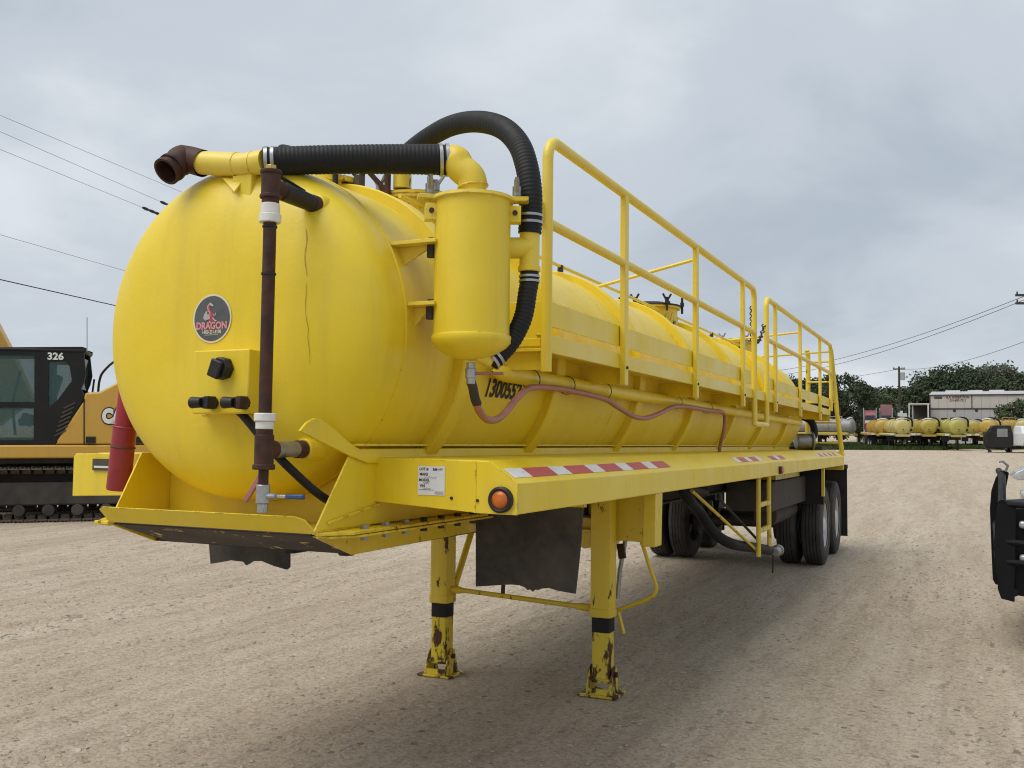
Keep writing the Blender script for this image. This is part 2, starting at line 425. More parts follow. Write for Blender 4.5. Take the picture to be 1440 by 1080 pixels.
c = mixc(n, l, mrange(n, l, a6, 0.45, 0.33, 0, 0.60), c, (0.21, 0.175, 0.13))
c = mixc(n, l, mrange(n, l, a6, 0.60, 0.72, 0, 0.45), c, (0.62, 0.56, 0.46))
def voro(scale, vec_):
    v_ = n.new('ShaderNodeTexVoronoi'); v_.inputs['Scale'].default_value = scale; l.new(vec_, v_.inputs['Vector'])
    sp_ = n.new('ShaderNodeSeparateColor'); l.new(v_.outputs['Color'], sp_.inputs[0]); return v_.outputs['Distance'], sp_.outputs[0], sp_.outputs[1]
d1, r1, g1 = voro(60.0, tc)
d2, r2, g2 = voro(15.0, tc)
c = mixc(n, l, mrange(n, l, r1, 0.45, 0.0, 0, 0.42), c, (0.22, 0.178, 0.130))
c = mixc(n, l, mrange(n, l, r1, 0.60, 1.0, 0, 0.30), c, (0.68, 0.61, 0.50))
peb = math_(n, l, 'MULTIPLY', mrange(n, l, d2, 0.34, 0.28), mrange(n, l, r2, 0.80, 0.82))
c = mixc(n, l, math_(n, l, 'MULTIPLY', peb, 0.75), c, mixc(n, l, g2, (0.16, 0.13, 0.10), (0.66, 0.61, 0.53)))
slv = math_(n, l, 'MULTIPLY', mrange(n, l, noise(n, l, mapping(n, l, tc, (1.0, 0.28, 1.0), (0, 0, 0.15)), 13.0, 5, 0.6, 0.4), 0.385, 0.345), mrange(n, l, a1, 0.46, 0.60))
c = mixc(n, l, math_(n, l, 'MULTIPLY', slv, 0.7), c, (0.15, 0.118, 0.085))
l.new(c, b.inputs['Base Color']); b.inputs['Roughness'].default_value = 0.95; b.inputs['Specular IOR Level'].default_value = 0.15
hb = math_(n, l, 'ADD', math_(n, l, 'MULTIPLY', a2, 1.2), math_(n, l, 'ADD', math_(n, l, 'MULTIPLY', a4, 0.9), math_(n, l, 'MULTIPLY', a5, 0.35)))
hb = math_(n, l, 'ADD', hb, math_(n, l, 'ADD', math_(n, l, 'MULTIPLY', a6, 0.8), math_(n, l, 'MULTIPLY', a7, 1.0)))
hb = math_(n, l, 'ADD', hb, math_(n, l, 'MULTIPLY', r1, 0.22))
hb = math_(n, l, 'ADD', hb, math_(n, l, 'SUBTRACT', math_(n, l, 'MULTIPLY', peb, 0.5), math_(n, l, 'MULTIPLY', slv, 0.6)))
bump(n, l, hb, 0.8, 0.030, b)
ground = link('ground', gme, m)
ground['kind'] = 'structure'

def scatter_stones(name, cnt, x0, x1, y0, y1, s0, s1, mat):
    V = np.array([(1,0,0),(0,1,0),(-1,0,0),(0,-1,0),(0,0,1),(0,0,-.6)], float)
    Fq = np.array([(0,1,4),(1,2,4),(2,3,4),(3,0,4),(1,0,5),(2,1,5),(3,2,5),(0,3,5)])
    px, py = rng.uniform(x0, x1, cnt), rng.uniform(y0, y1, cnt)
    keep = np.ones(cnt, bool)
    for cx_, cy_, r in FLAT: keep &= (px-cx_)**2 + (py-cy_)**2 > (r*1.1)**2
    px, py = px[keep], py[keep]; cnt = len(px)
    sz = s0*(s1/s0)**(rng.random(cnt)**2.2)
    vs = V[None]*(sz[:, None, None]*np.array([1, 1, .62]))*rng.uniform(.65, 1.35, (cnt, 6, 3))
    an = rng.uniform(0, 6.28, cnt); ca, sa = np.cos(an)[:, None], np.sin(an)[:, None]
    xx = vs[:, :, 0]*ca - vs[:, :, 1]*sa + px[:, None]; yy = vs[:, :, 0]*sa + vs[:, :, 1]*ca + py[:, None]
    zz = vs[:, :, 2] + (ground_h(px, py) + sz*.15)[:, None]
    co = np.stack([xx, yy, zz], -1).reshape(-1, 3)
    fs = (Fq[None] + (np.arange(cnt)*6)[:, None, None]).reshape(-1, 3)
    me = bpy.data.meshes.new(name); me.from_pydata(co.tolist(), [], fs.tolist())
    o = link(name, me, mat); o['kind'] = 'stuff'; tag(o, 'small loose stones scattered over the dirt yard', 'gravel')
    return o
m_stone = plain('stone', (0.40, 0.345, 0.275), 0.9, 0, 0.45, 1.7, spec=0.2)
scatter_stones('gravel', 26000, -8, 5.5, -3.6, 12, 0.0035, 0.019, m_stone)

# ================================================================== the vacuum trailer
TR = empty('vacuum_trailer')
TR.rotation_euler = (-TILT, 0, 0)
tag(TR, 'long yellow vacuum tank trailer with side catwalk standing on its landing legs', 'tank trailer')
R, ZC, YS, HD, NS, YE = 0.727, 2.117, -2.77, 0.335, 3.5, 7.80
def head_y(r): return YS - HD*max(0.0, 1-(r/R)**NS)**(1/NS)
def Ph(u, v):                                                   # pixel -> point on the front head
    y = -3.1
    for _ in range(25):
        q = P(u, v, 1, y); y = head_y(min(R*0.999, math.hypot(q[0], q[2]-ZC)))
    return P(u, v, 1, y)
def Pc(u, v):                                                   # pixel -> point on the tank's side
    o, d = ray(u, v); ox, oz = o[0], o[2]-ZC
    a = d[0]**2 + d[2]**2; b_ = ox*d[0] + oz*d[2]; c_ = ox*ox + oz*oz - R*R
    disc = max(0.0, b_*b_ - a*c_)
    return o + d*((-b_ - math.sqrt(disc))/a)
# --- tank
prof = []
for k in range(41):
    ph = PI/2*(1 - k/40)
    prof.append((R*max(0, math.cos(ph))**(2/NS), YS - HD*math.sin(ph)**(2/NS)))
yy = YS
while yy < YE-0.3: yy += 0.35; prof.append((R, min(yy, YE)))
for k in range(1, 25):
    ph = PI/2*k/24
    prof.append((R*max(0, math.cos(ph))**(2/NS), YE + 0.30*math.sin(ph)**(2/NS)))
tank = MB().lathe(prof, (0, 0, ZC), (0, 1, 0), 96).build('tank', m_tank, TR, smooth=60)
RINGS = [-2.28, -1.18, 0.32, 1.82, 3.42, 4.96, 6.52]
for y in RINGS:
    MB().lathe([(R-.01, -.055), (R+.045, -.055), (R+.052, -.048), (R+.052, .048), (R+.045, .055), (R-.01, .055)], (0, y, ZC), (0, 1, 0), 80).build('stiffener_ring', m_tank, tank, smooth=30)
MB().ring((0, YS, ZC), (0, 1, 0), R+.001, .0055, 80, 6).build('weld_bead', m_tank, tank, smooth=60)
for y in (-0.05, 1.7, 3.4, 5.0, 6.7):
    MB().ring((0, y, ZC), (0, 1, 0), R, .004, 80, 6).build('weld_bead', m_tank, tank, smooth=60)
# thin rust runs below the upper nipple (paint wear on the head)
def ribbon(name, pts, w, mat, parent, off=0.002):
    mb = MB(); vs = []
    for i, (u, v) in enumerate(pts):
        ww = w*(0.5 + 0.8*random.random())
        for s in (-1, 1):
            q = Ph(u + s*ww, v); vs.append((q[0], q[1]-off, q[2]))
    mb.add(vs, [(2*i, 2*i+1, 2*i+3, 2*i+2) for i in range(len(pts)-1)])
    return mb.build(name, mat, parent, smooth=0)
ribbon('rust_streak', [(430.5+1.5*math.sin(k*.7), 322+k*6) for k in range(12)], 0.5, m_rust, tank)
ribbon('rust_streak', [(431, 398), (431, 412), (430, 425), (430, 440), (432, 452), (434, 462), (433, 475), (435, 487), (436, 500), (436, 512)], 0.35, m_rust, tank)
# --- badge on the head
bc = Ph(299, 448)
def on_head(x, z, off): return (x, head_y(min(R*.99, math.hypot(x, z-ZC))) - off, z)
def ellipse_plate(rx, rz, off, name, mat, par):
    n_ = 40; mb = MB(); vs = [on_head(bc[0], bc[2], off)]
    vs += [on_head(bc[0] + rx*math.cos(2*PI*i/n_), bc[2] + rz*math.sin(2*PI*i/n_), off) for i in range(n_)]
    mb.add(vs, [(0, 1+i, 1+(i+1) % n_) for i in range(n_)])
    return mb.build(name, mat, par, smooth=60)
badge = ellipse_plate(0.101, 0.101, 0.003, 'badge', m_cream, TR)
badge['label'] = 'round grey dragon badge with cream rim'
ellipse_plate(0.093, 0.093, 0.0045, 'badge_field', m_badge, badge)
def bpt(x, y, off=0.006): return on_head(bc[0] + x, bc[2] + y, off)
put_text('badge_name', 'DRAGON', 0.040, m_bpink, badge, lambda x, y: bpt(x, y-0.031), bold=0.0018, sx=0.93)
put_text('badge_phone', '1-800-231-8198', 0.022, m_cream, badge, lambda x, y: bpt(x, y-0.056), bold=0.0003, sx=0.72)
def badge_shape(name, pts, mat, off=0.006):
    mb = MB(); mb.add([bpt(x, y, off) for x, y in pts], [tuple(range(len(pts)))]); return mb.build(name, mat, badge, smooth=0)
def stroke(name, pts, w, mat, off=0.006):
    ps = [Vector((a, b_)) for a, b_ in pts]; vs = []
    for i, p in enumerate(ps):
        t_ = (ps[min(i+1, len(ps)-1)] - ps[max(i-1, 0)]).normalized(); nn = Vector((-t_.y, t_.x))
        ww = w[i] if isinstance(w, list) else w
        vs += [bpt(*(p + nn*ww), off), bpt(*(p - nn*ww), off)]
    mb = MB(); mb.add(vs, [(2*i, 2*i+1, 2*i+3, 2*i+2) for i in range(len(ps)-1)]); return mb.build(name, mat, badge, smooth=0)
stroke('emblem_body', [(-.008, .058), (-.018, .048), (-.013, .033), (-.002, .020), (.003, .006), (-.004, -.008), (-.012, -.012)], [.005, .008, .007, .010, .013, .012, .004], m_bred, .0060)
stroke('emblem_neck', [(-.010, .062), (-.022, .050), (-.019, .036), (-.009, .024), (-.008, .010), (-.014, -.004)], [.003, .004, .004, .003, .003, .003], m_bpink, .0070)
badge_shape('emblem_head', [(-.016, .060), (-.006, .066), (.002, .060), (.010, .052), (.004, .049), (-.006, .053)], m_bgrey, .0072)
badge_shape('emblem_wing', [(-.040, .018), (-.030, .032), (-.022, .030), (-.026, .018), (-.016, .020), (-.012, .006), (-.018, -.004), (-.034, -.008), (-.044, .002)], m_bgrey, .0065)
stroke('emblem_arm', [(.008, .016), (.018, .012), (.022, .022)], .0022, m_bgrey, .0065)
stroke('emblem_leg', [(.006, .002), (.016, -.008), (.026, -.012)], .003, m_bgrey, .0065)
stroke('emblem_tail', [(-.014, -.012), (-.006, -.016), (-.002, -.020)], .003, m_bpink, .0068)
stroke('badge_rule', [(-.034, -.068), (.034, -.068)], .0012, m_bgrey, .0065)
# --- junction box on the head
jb = P(276, 495, 1, -3.16); jb2 = P(352, 582, 1, -3.16)
jx0, jx1, jz0, jz1 = jb[0], jb2[0], jb2[2], jb[2]+.004
jbox = MB().box(jx0, jx1, -3.175, -3.02, jz0, jz1).build('junction_box', m_yel, TR, bevel=.006)
MB().box(jx0-.02, jx1+.035, -3.10, -3.05, jz0-.005, jz1+.0).build('mounting_plate', m_yel, jbox, bevel=.003)
q = P(313, 518, 1, -3.19)
sk = MB().cyl((q[0], -3.176, q[2]), (q[0], -3.215, q[2]), .048, .044, 7).build('socket_cover', m_black, jbox, bevel=.004)
MB().obox((q[0]-.008, -3.222, q[2]-.004), .056, .02, .072, (0, .35, 0)).build('socket_lid', m_black, sk, bevel=.006)
for (u, v), mm in (((277, 566), m_black), ((322, 566), m_black)):
    q = P(u, v, 1, -3.24)
    g = MB().cyl((q[0]+.028, -3.176, q[2]), (q[0]+.028, -3.235, q[2]), .026, .024, 12).build('glad_hand', mm, jbox, bevel=.003)
    MB().cyl((q[0]+.020, -3.235, q[2]), (q[0]-.030, -3.240, q[2]), .020, .024, 12).build('coupling_ring', m_black, g, bevel=.004)
    MB().obox((q[0]+.052, -3.225, q[2]), .022, .05, .05, (0, 0, 0)).build('coupling_tab', m_brown if u > 300 else m_black, g, bevel=.004)
# --- sight pipe standing in front of the head
px_, py_ = 0.432, -3.285
pipe = MB().cyl((px_, py_, 1.70), (px_, py_, 2.52), .0245, n=24).build('sight_pipe', m_brown, TR)
pipe['label'] = 'dark brown vertical sight pipe on the tank front'
for u_, v_, nm in ((383, 261, 'up'), (371, 632, 'low')):
    zz_ = P(u_, v_, 0, px_)[2]
    if nm == 'up':
        MB().cyl((px_, py_, zz_-.05), (px_, py_, zz_+.055), .036, n=24).cyl((px_, py_, zz_-.075), (px_, py_, zz_-.045), .033, n=12).cyl((px_, py_, zz_-.052), (px_, py_, zz_-.038), .041, n=20).cyl((px_, py_, zz_+.042), (px_, py_, zz_+.056), .041, n=20).build('tee_fitting', m_brown, pipe, bevel=.003)
        MB().cyl((px_, py_, zz_+.055), (px_, py_, zz_+.075), .022, n=6).build('brass_plug', m_brass, pipe, bevel=.002)
        MB().cyl((px_, py_, zz_-.145), (px_, py_, zz_-.112), .042, n=12).cyl((px_, py_, zz_-.112), (px_, py_, zz_-.072), .036, n=20).build('union_nut', m_white, pipe, bevel=.003)
        MB().cyl((px_, py_, zz_), (px_, py_+.07, zz_-.006), .033, n=20).build('side_outlet', m_brown, pipe, bevel=.003)
        MB().cyl((px_, py_+.065, zz_-.006), (px_, py_+.25, zz_-.012), .038, .034, n=20).build('ball_valve', m_black, pipe, bevel=.005)
        MB().cyl((px_, py_+.25, zz_-.012), (px_, py_+.285, zz_-.012), .036, n=20).build('nipple', m_brown, pipe, bevel=.003)
        MB().prism([(px_-.012, py_+.0, zz_+.050), (px_+.012, py_+.0, zz_+.050), (px_+.012, py_+.20, zz_+.022), (px_-.012, py_+.20, zz_+.022)], (0, 0, .006)).build('valve_lever', m_dkst, pipe, bevel=.002)
        MB().cyl((px_, py_+.285, zz_-.012), (px_, max(py_+.32, head_y(math.hypot(px_, zz_-ZC))+.05), zz_-.012), .042, .048, n=24).build('weld_boss', m_tank, pipe, bevel=.004)
    else:
        MB().cyl((px_, py_, zz_-.065), (px_, py_, zz_+.055), .036, n=24).cyl((px_, py_, zz_+.05), (px_, py_, zz_+.075), .031, n=20).cyl((px_, py_, zz_-.075), (px_, py_, zz_-.055), .042, n=16).build('tee_fitting', m_brown, pipe, bevel=.003)
        MB().cyl((px_, py_, zz_+.105), (px_, py_, zz_+.135), .041, n=12).cyl((px_, py_, zz_+.075), (px_, py_, zz_+.105), .034, n=20).build('union_nut', m_white, pipe, bevel=.003)
        MB().cyl((px_, py_, zz_), (px_, py_+.06, zz_), .034, n=20).build('side_outlet', m_brown, pipe, bevel=.003)
        MB().cyl((px_, py_+.06, zz_), (px_, py_+.19, zz_), .031, n=20).build('hose_sleeve', m_steel, pipe, bevel=.003)
        MB().cyl((px_, py_+.19, zz_), (px_, py_+.235, zz_), .035, n=20).build('nipple', m_brown, pipe, bevel=.003)
        MB().cyl((px_, py_+.235, zz_), (px_, max(py_+.28, head_y(math.hypot(px_, zz_-ZC))+.05), zz_), .043, .050, n=24).build('weld_boss', m_tank, pipe, bevel=.004)
        MB().cyl((px_, py_, zz_-.135), (px_, py_, zz_-.065), .019, n=16).build('drain_nipple', m_brown, pipe)
        MB().cyl((px_, py_, zz_-.20), (px_, py_, zz_-.13), .026, n=16).cyl((px_, py_, zz_-.235), (px_, py_, zz_-.20), .021, n=8).build('drain_valve', m_zinc, pipe, bevel=.003)
        MB().obox((px_+.085, py_+.01, zz_-.172), .12, .016, .012, (0, 0, .1)).cyl((px_+.01, py_, zz_-.172), (px_+.06, py_, zz_-.172), .012, n=10).build('valve_lever', m_zinc, pipe, bevel=.002)
        MB().obox((px_+.135, py_+.016, zz_-.172), .075, .024, .018, (0, 0, .1)).build('lever_grip', m_blue, pipe, bevel=.005)
        MB().obox((px_-.055, py_+.02, zz_-.135), .022, .012, .15, (0, .62, 0)).build('red_lever', m_pink, pipe, bevel=.003)
for z in (2.275, 2.455): MB().cyl((px_, py_, z-.004), (px_, py_, z+.004), .028, n=20).build('pipe_band', m_black, pipe)
# black air line from the junction box down behind the pipe
MB().tube(smooth_path([(.14, -3.10, 1.77), (.22, -3.14, 1.735), (.36, -3.16, 1.62), (.45, -3.13, 1.53), (.50, -3.03, 1.44), (.52, -2.90, 1.38)]), .017, 10).build('air_line', m_hose, TR)
# --- discharge pipe and hose across the top of the head
HY = -3.04
def ph_y(u, v, y=HY): return P(u, v, 1, y)
a = ph_y(283, 229); b_ = ph_y(345, 232); c0 = ph_y(374, 227); c1 = P(630, 225, 1, -2.63)
tp = MB().tube([a, b_, c0], .050, 24).build('top_pipe', m_rail, TR)
MB().cyl(ph_y(333, 231.6), ph_y(335, 231.6), .0525, n=24).build('weld_bead', m_rail, tp)
MB().cyl(ph_y(356, 230.5), ph_y(358, 230.3), .0525, n=24).build('weld_bead', m_rail, tp)
e0 = ph_y(286, 230); e1 = ph_y(262, 224); e2 = P(252, 228, 1, -3.075); e3 = P(241, 236, 1, -3.115)
elb = MB().tube(smooth_path([e0, e1, e2, e3], 5), [.058]*6 + [.062]*5 + [.058]*5, 24, cap=False).build('outlet_elbow', m_brown, tp, smooth=50)
d_ = (vec(e3)-vec(e2)).normalized()
MB().lathe([(.057, -.02), (.062, -.012), (.062, 0), (.054, .002), (.054, .018), (.060, .020), (.060, .036), (.053, .038), (.049, .036), (.047, -.05), (.0, -.052)], e3, d_, 28).build('cam_groove', m_brown, elb, smooth=40)
MB().prism([P(312, 250, 1, -3.05), P(329, 270, 1, -3.09), P(342, 252, 1, -3.05)], (0, .012, 0)).build('support_gusset', m_tank, tp, bevel=.002)
MB().box(b_[0]-.05, b_[0]+.05, -3.06, -2.92, b_[2]-.16, b_[2]-.045).build('support_saddle', m_tank, tp, bevel=.004)
# corrugated suction hose
def hose(path, r_, name, parent, ribs=True, pitch=.017):
    pts = [vec(p) for p in path]; L_ = [0.0]
    for i in range(1, len(pts)): L_.append(L_[-1] + (pts[i]-pts[i-1]).length)
    k = int(L_[-1]/(pitch/4)); out, rs = [], []
    for i in range(k+1):
        s = L_[-1]*i/k; j = max(0, min(len(pts)-2, int(np.searchsorted(L_, s))-1))
        t = (s-L_[j])/max(1e-6, L_[j+1]-L_[j]); out.append(pts[j].lerp(pts[j+1], t)); r = r_ if not isinstance(r_, list) else r_[0] + (r_[1]-r_[0])*s/L_[-1]; rs.append(r + (0.0011*math.sin(2*PI*s/pitch) if ribs else 0))
    return MB().tube(out, rs, 20).build(name, m_hose, parent, smooth=60)
h1 = hose(smooth_path([ph_y(371, 227), P(440, 225, 1, -2.93), P(510, 224, 1, -2.82), P(580, 224, 1, -2.71), c1]), [.057, .064], 'top_hose', TR)
def clamp(parent, p, d, r, w=.012, mat=None):
    d = vec(d).normalized(); p = vec(p)
    return MB().lathe([(r, -w/2), (r+.003, -w/2), (r+.003, w/2), (r, w/2)], p, d, 28, True).build('hose_clamp', mat or m_zinc, parent)
dh = vec(c1)-vec(ph_y(371, 227))
for p_, r0_ in ((P(375, 227, 1, -3.034), .059), (P(384, 227, 1, -3.02), .0595), (P(620, 225, 1, -2.645), .0665), (P(629, 225, 1, -2.632), .0665)): clamp(h1, p_, dh, r0_, .014)
MB().tube(smooth_path([P(u, v, 1, -2.98) for u, v in ((392, 210), (396, 206), (404, 207), (412, 209), (418, 210))]), .009, 8).build('hose_strap', m_hose, h1)
# --- separator bottle
SX, SY, SR = 0.95, -2.62, 0.158
zt, zb_ = P(665, 277, 0, SX)[2], P(665, 490, 0, SX)[2]
sep = MB().lathe([(0, zb_-.052), (.06, zb_-.046), (.11, zb_-.026), (.145, zb_-.002), (SR+.006, zb_+.020), (SR+.008, zb_+.045), (SR+.006, zb_+.050), (SR, zb_+.052), (SR, zt-.02), (0, zt-.02)], (SX, SY, 0), (0, 0, 1), 48).build('separator_bottle', m_tank, TR, smooth=40)
MB().lathe([(0, zt+.002), (SR-.02, zt), (SR+.012, zt-.008), (SR+.014, zt-.022), (SR-.005, zt-.028)], (SX, SY, 0), (0, 0, 1), 48).build('bottle_lid', m_rail, sep, smooth=40)
for an in (PI*1.06, PI*0.0):
    ex, ey = math.cos(an + .43), math.sin(an + .43)
    bx_, by_ = SX + ex*(SR+.018), SY + ey*(SR+.018)
    rot = Euler((0, 0, an + .43)).to_matrix()
    br = MB().obox((bx_, by_, zt-.075), .05, .055, .07, rot).build('hinge_bracket', m_yel, sep, bevel=.003)
    MB().obox((bx_+ex*.004, by_+ey*.004, zt-.012), .105, .06, .020, rot).build('lid_lug', m_yelc, sep, bevel=.003)
    side = vec((-ey, ex, 0))
    MB().cyl(vec((bx_, by_, zt-.072)) + side*-.036, vec((bx_, by_, zt-.072)) + side*.036, .011, n=8).build('pivot_pin', m_dkst, br)
    wx, wy = bx_+ex*.006, by_+ey*.006
    MB().cyl((wx, wy, zt-.02), (wx, wy, zt+.075), .012, n=10).cyl((wx, wy, zt+.004), (wx, wy, zt+.045), .019, n=8) \
        .tube([vec((wx, wy, zt+.02)), vec((wx, wy, zt+.03)) + side*.02, vec((wx, wy, zt+.075)) + side*.042], [.012, .010, .008], 8) \
        .tube([vec((wx, wy, zt+.02)), vec((wx, wy, zt+.03)) - side*.02, vec((wx, wy, zt+.075)) - side*.042], [.012, .010, .008], 8).build('wing_nut', m_steel, br, smooth=50)
# elbow on the lid joined to the hose
zl = zt
ep = smooth_path([(SX, SY, zl-.01), (SX, SY, zl+.035), (SX-.012, SY-.002, zl+.085), (SX-.055, SY-.008, zl+.125), c1 + np.array([.035, 0, 0]), c1], 5)
el2 = MB().tube(ep, [.055]*6 + [.062]*14 + [.058]*(len(ep)-20), 24).build('lid_elbow', m_yelc, sep, smooth=50)
MB().ring(ep[6], (ep[7]-ep[5]), .060, .006, 24).build('weld_bead', m_yelc, sep)
# side brackets to the tank
for (u, v) in ((580, 338), (594, 425)):
    z = P(u, v, 1, -2.78)[2]
    xt = math.sqrt(max(0.01, R*R-(z-ZC)**2))
    sb = MB().box(xt-.06, SX-.10, -2.76, -2.60, z-.008, z+.008).build('support_arm', m_yel, sep, bevel=.002)
    MB().prism([(xt-.07, -2.70, z-.008), (SX-.14, -2.70, z-.008), (xt-.05, -2.70, z-.13)], (0, .012, 0)).build('arm_gusset', m_yel, sb, bevel=.002)
    MB().cyl((SX-.15, -2.70, z+.008), (SX-.15, -2.70, z+.022), .016, n=6).cyl((SX-.15, -2.70, z-.06), (SX-.15, -2.70, z-.008), .020, n=8).build('mount_bolt', m_dkst, sb)
    MB().box(xt-.10, xt-.045, -2.79, -2.56, z-.07, z+.05).build('wear_pad', m_tank, sb, bevel=.006)
# tee beside the bottle with both hoses
TX, TY = 1.135, -2.45
tz = P(745, 348, 1, TY)[2]
tee = MB().tube([(SX+.08, SY+.08, tz-.01), (TX-.02, TY-.02, tz-.005), (TX, TY, tz)], .045, 20).build('tee', m_rail, sep, smooth=50)
MB().cyl((TX, TY, tz-.085), (TX, TY, tz+.095), .043, n=24).cyl((TX, TY, tz-.105), (TX, TY, tz-.080), .048, n=24).cyl((TX, TY, tz+.06), (TX, TY, tz+.075), .048, n=24).build('tee_body', m_rail, tee, bevel=.004)
RX, RY = 0.04, -1.70
def Pv(u, v):                                                   # pixel -> vertical plane from the tee to the riser
    o, d = ray(u, v); nx_, ny_ = (RY-TY), -(RX-TX)
    k = (nx_*(TX-o[0]) + ny_*(TY-o[1]))/(nx_*d[0] + ny_*d[1]); return o + d*k
arch = [(TX, TY, tz+.06), (TX+.004, TY-.002, tz+.14), Pv(746, 270), Pv(741, 235), Pv(729, 202), Pv(705, 179), Pv(670, 171), Pv(634, 177), Pv(602, 194), Pv(580, 210), Pv(566, 222)]
h2 = hose(smooth_path(arch), .050, 'arch_hose', TR)
for k in (0.105, .135): clamp(h2, (TX+.002, TY-.001, tz+k), (0.02, 0, 1), .0525, .011)
h2end = vec(Pv(566, 222))
lowp = [(TX, TY, tz-.08), (TX, TY, tz-.15), P(742, 410, 1, -2.46), P(736, 445, 1, -2.48), P(722, 475, 1, -2.51), P(706, 495, 1, -2.54), P(692, 507, 1, -2.57)]
h3 = hose(smooth_path(lowp), .040, 'drop_hose', TR)
for k in (0.125, .145): clamp(h3, (TX, TY, tz-k), (0, 0, 1), .042, .010)
clamp(h3, lowp[-1], vec(lowp[-1])-vec(lowp[-2]), .042); clamp(h3, vec(lowp[-1]).lerp(vec(lowp[-2]), .45), vec(lowp[-1])-vec(lowp[-2]), .042)
MB().tube([lowp[-1], (SX+.05, SY+.03, zb_-.035), (SX+.03, SY, zb_-.02)], .036, 16).build('bottle_inlet', m_rail, sep, smooth=50)
# drain valve below the bottle and pink hose
q = P(665, 512, 0, SX)
MB().cyl((SX, SY, zb_-.090), (SX, SY, zb_-.06), .020, n=8).cyl((SX, SY, zb_-.125), (SX, SY, zb_-.085), .024, n=12).cyl((SX, SY, zb_-.15), (SX, SY, zb_-.12), .020, n=8).build('bottle_drain', m_zinc, sep, bevel=.002)
MB().obox((SX+.07, SY+.03, zb_-.105), .12, .02, .012, (0, 0, .35)).build('drain_lever', m_pink, sep, bevel=.002)
bb = [(SX, SY, zb_-.135), P(665, 545, 0, .948), P(668, 560, 0, .945), P(671, 568, 0, .94)]
MB().tube(smooth_path(bb, 4), .020, 12).build('hose_barb', m_dkst, sep)
PX_ = .84
pk = [P(u, v, 0, x_) for u, v, x_ in ((669, 562, .944), (673, 576, .938), (682, 588, .925), (694, 591, .912), (707, 584, .895), (722, 566, .875), (735, 552, .86), (748, 545, .845), (780, 546, PX_), (815, 552, PX_), (850, 561, PX_), (868, 572, PX_), (890, 585, PX_), (908, 588, PX_), (928, 581, PX_), (945, 573, PX_), (965, 572, PX_), (995, 577, PX_), (1013, 579, PX_), (1019, 585, PX_), (1018, 605, PX_), (1013, 625, .80), (1011, 640, .78))]
ph_ = MB().tube(smooth_path(pk, 6), .0165, 10).build('pink_drain_hose', m_pink, TR, smooth=60)
ph_['label'] = 'faded pink hose tied along the tank side'
# --- long pipe under the catwalk with zip ties
_pa, _pb = P(750, 532, 0, .775), P(1010, 577, 0, .775)
PZ = _pa[2]
spipe = MB().tube([(.775, -1.90, PZ), (.775, 2.0, (PZ+_pb[2])/2), (.775, 7.3, _pb[2]-.01)], .041, 20).build('side_pipe', m_tank, TR, smooth=50)
MB().lathe([(.041, 0), (.036, -.06), (.02, -.13), (.004, -.16)], (.775, -1.90, PZ), (0, 1, 0), 20).build('pipe_end', m_tank, spipe, smooth=60)
for u in (749, 799, 851, 952, 995):
    y = P(u, 548, 0, .80)[1]
    MB().lathe([(.050, -.004), (.053, -.004), (.053, .004), (.050, .004)], (.790, y, PZ-.014-.002*y), (0.0, 1, .12), 20, True).build('zip_tie', m_zip, spipe)
# --- tank number
q = Pc(708, 549)
th0 = math.atan2(q[2]-ZC, q[0]); y0_ = q[1]
def wrap(x, y):
    th = th0 + y/R
    return ((R+.003)*math.cos(th), y0_ + x, ZC + (R+.003)*math.sin(th))
put_text('tank_number', '1300552', .125, m_ink, tank, wrap, bold=.004, sx=.95)
# --- manholes on top of the tank
def manhole(y, r, z_top, dark=False):
    mh = MB().lathe([(r, ZC+R-.06), (r, z_top-.03), (r+.03, z_top-.03), (r+.03, z_top-.012), (r, z_top-.012)], (0, y, 0), (0, 0, 1), 36).build('manhole', m_yelc, tank, smooth=35)
    MB().lathe([(0, z_top+.05), (r*.5, z_top+.042), (r*.85, z_top+.02), (r+.035, z_top+.005), (r+.035, z_top-.012), (0, z_top-.012)], (0, y, 0), (0, 0, 1), 36).build('manhole_lid', m_dkst if dark else m_yelc, tank, smooth=40)
    for k in range(6):
        an = k*PI/3 + .3; x_, y_ = math.cos(an)*(r+.045), y + math.sin(an)*(r+.045); s_ = vec((-math.sin(an), math.cos(an), 0))
        MB().cyl((x_, y_, z_top-.07), (x_, y_, z_top+.06), .012, n=8).cyl((x_, y_, z_top+.0), (x_, y_, z_top+.04), .020, n=8) \
            .tube([vec((x_, y_, z_top+.02)), vec((x_, y_, z_top+.09)) + s_*.045], .010, 6).tube([vec((x_, y_, z_top+.02)), vec((x_, y_, z_top+.09)) - s_*.045], .010, 6).build('lid_clamp', m_black if dark else m_steel, tank, smooth=50)
manhole(-1.45, .27, 3.00); manhole(3.05, .26, 2.99, True); manhole(6.75, .26, 3.00)
rs = MB().cyl((RX, RY, 3.02), (RX, RY, h2end.z-.02), .05, n=20).tube(smooth_path([(RX, RY, h2end.z-.06), (RX, RY, h2end.z-.02), (RX+.02, RY-.02, h2end.z), tuple(h2end)], 4), .052, 16).build('riser', m_yelc, tank, smooth=50)
MB().cyl((RX-.05, RY-.07, 2.94), (RX-.05, RY-.07, 3.16), .018, n=8).tube([(RX-.06, RY-.07, 3.0), (RX-.14, RY-.12, 3.10)], .014, 8).build('riser_bolt', m_brown, tank)
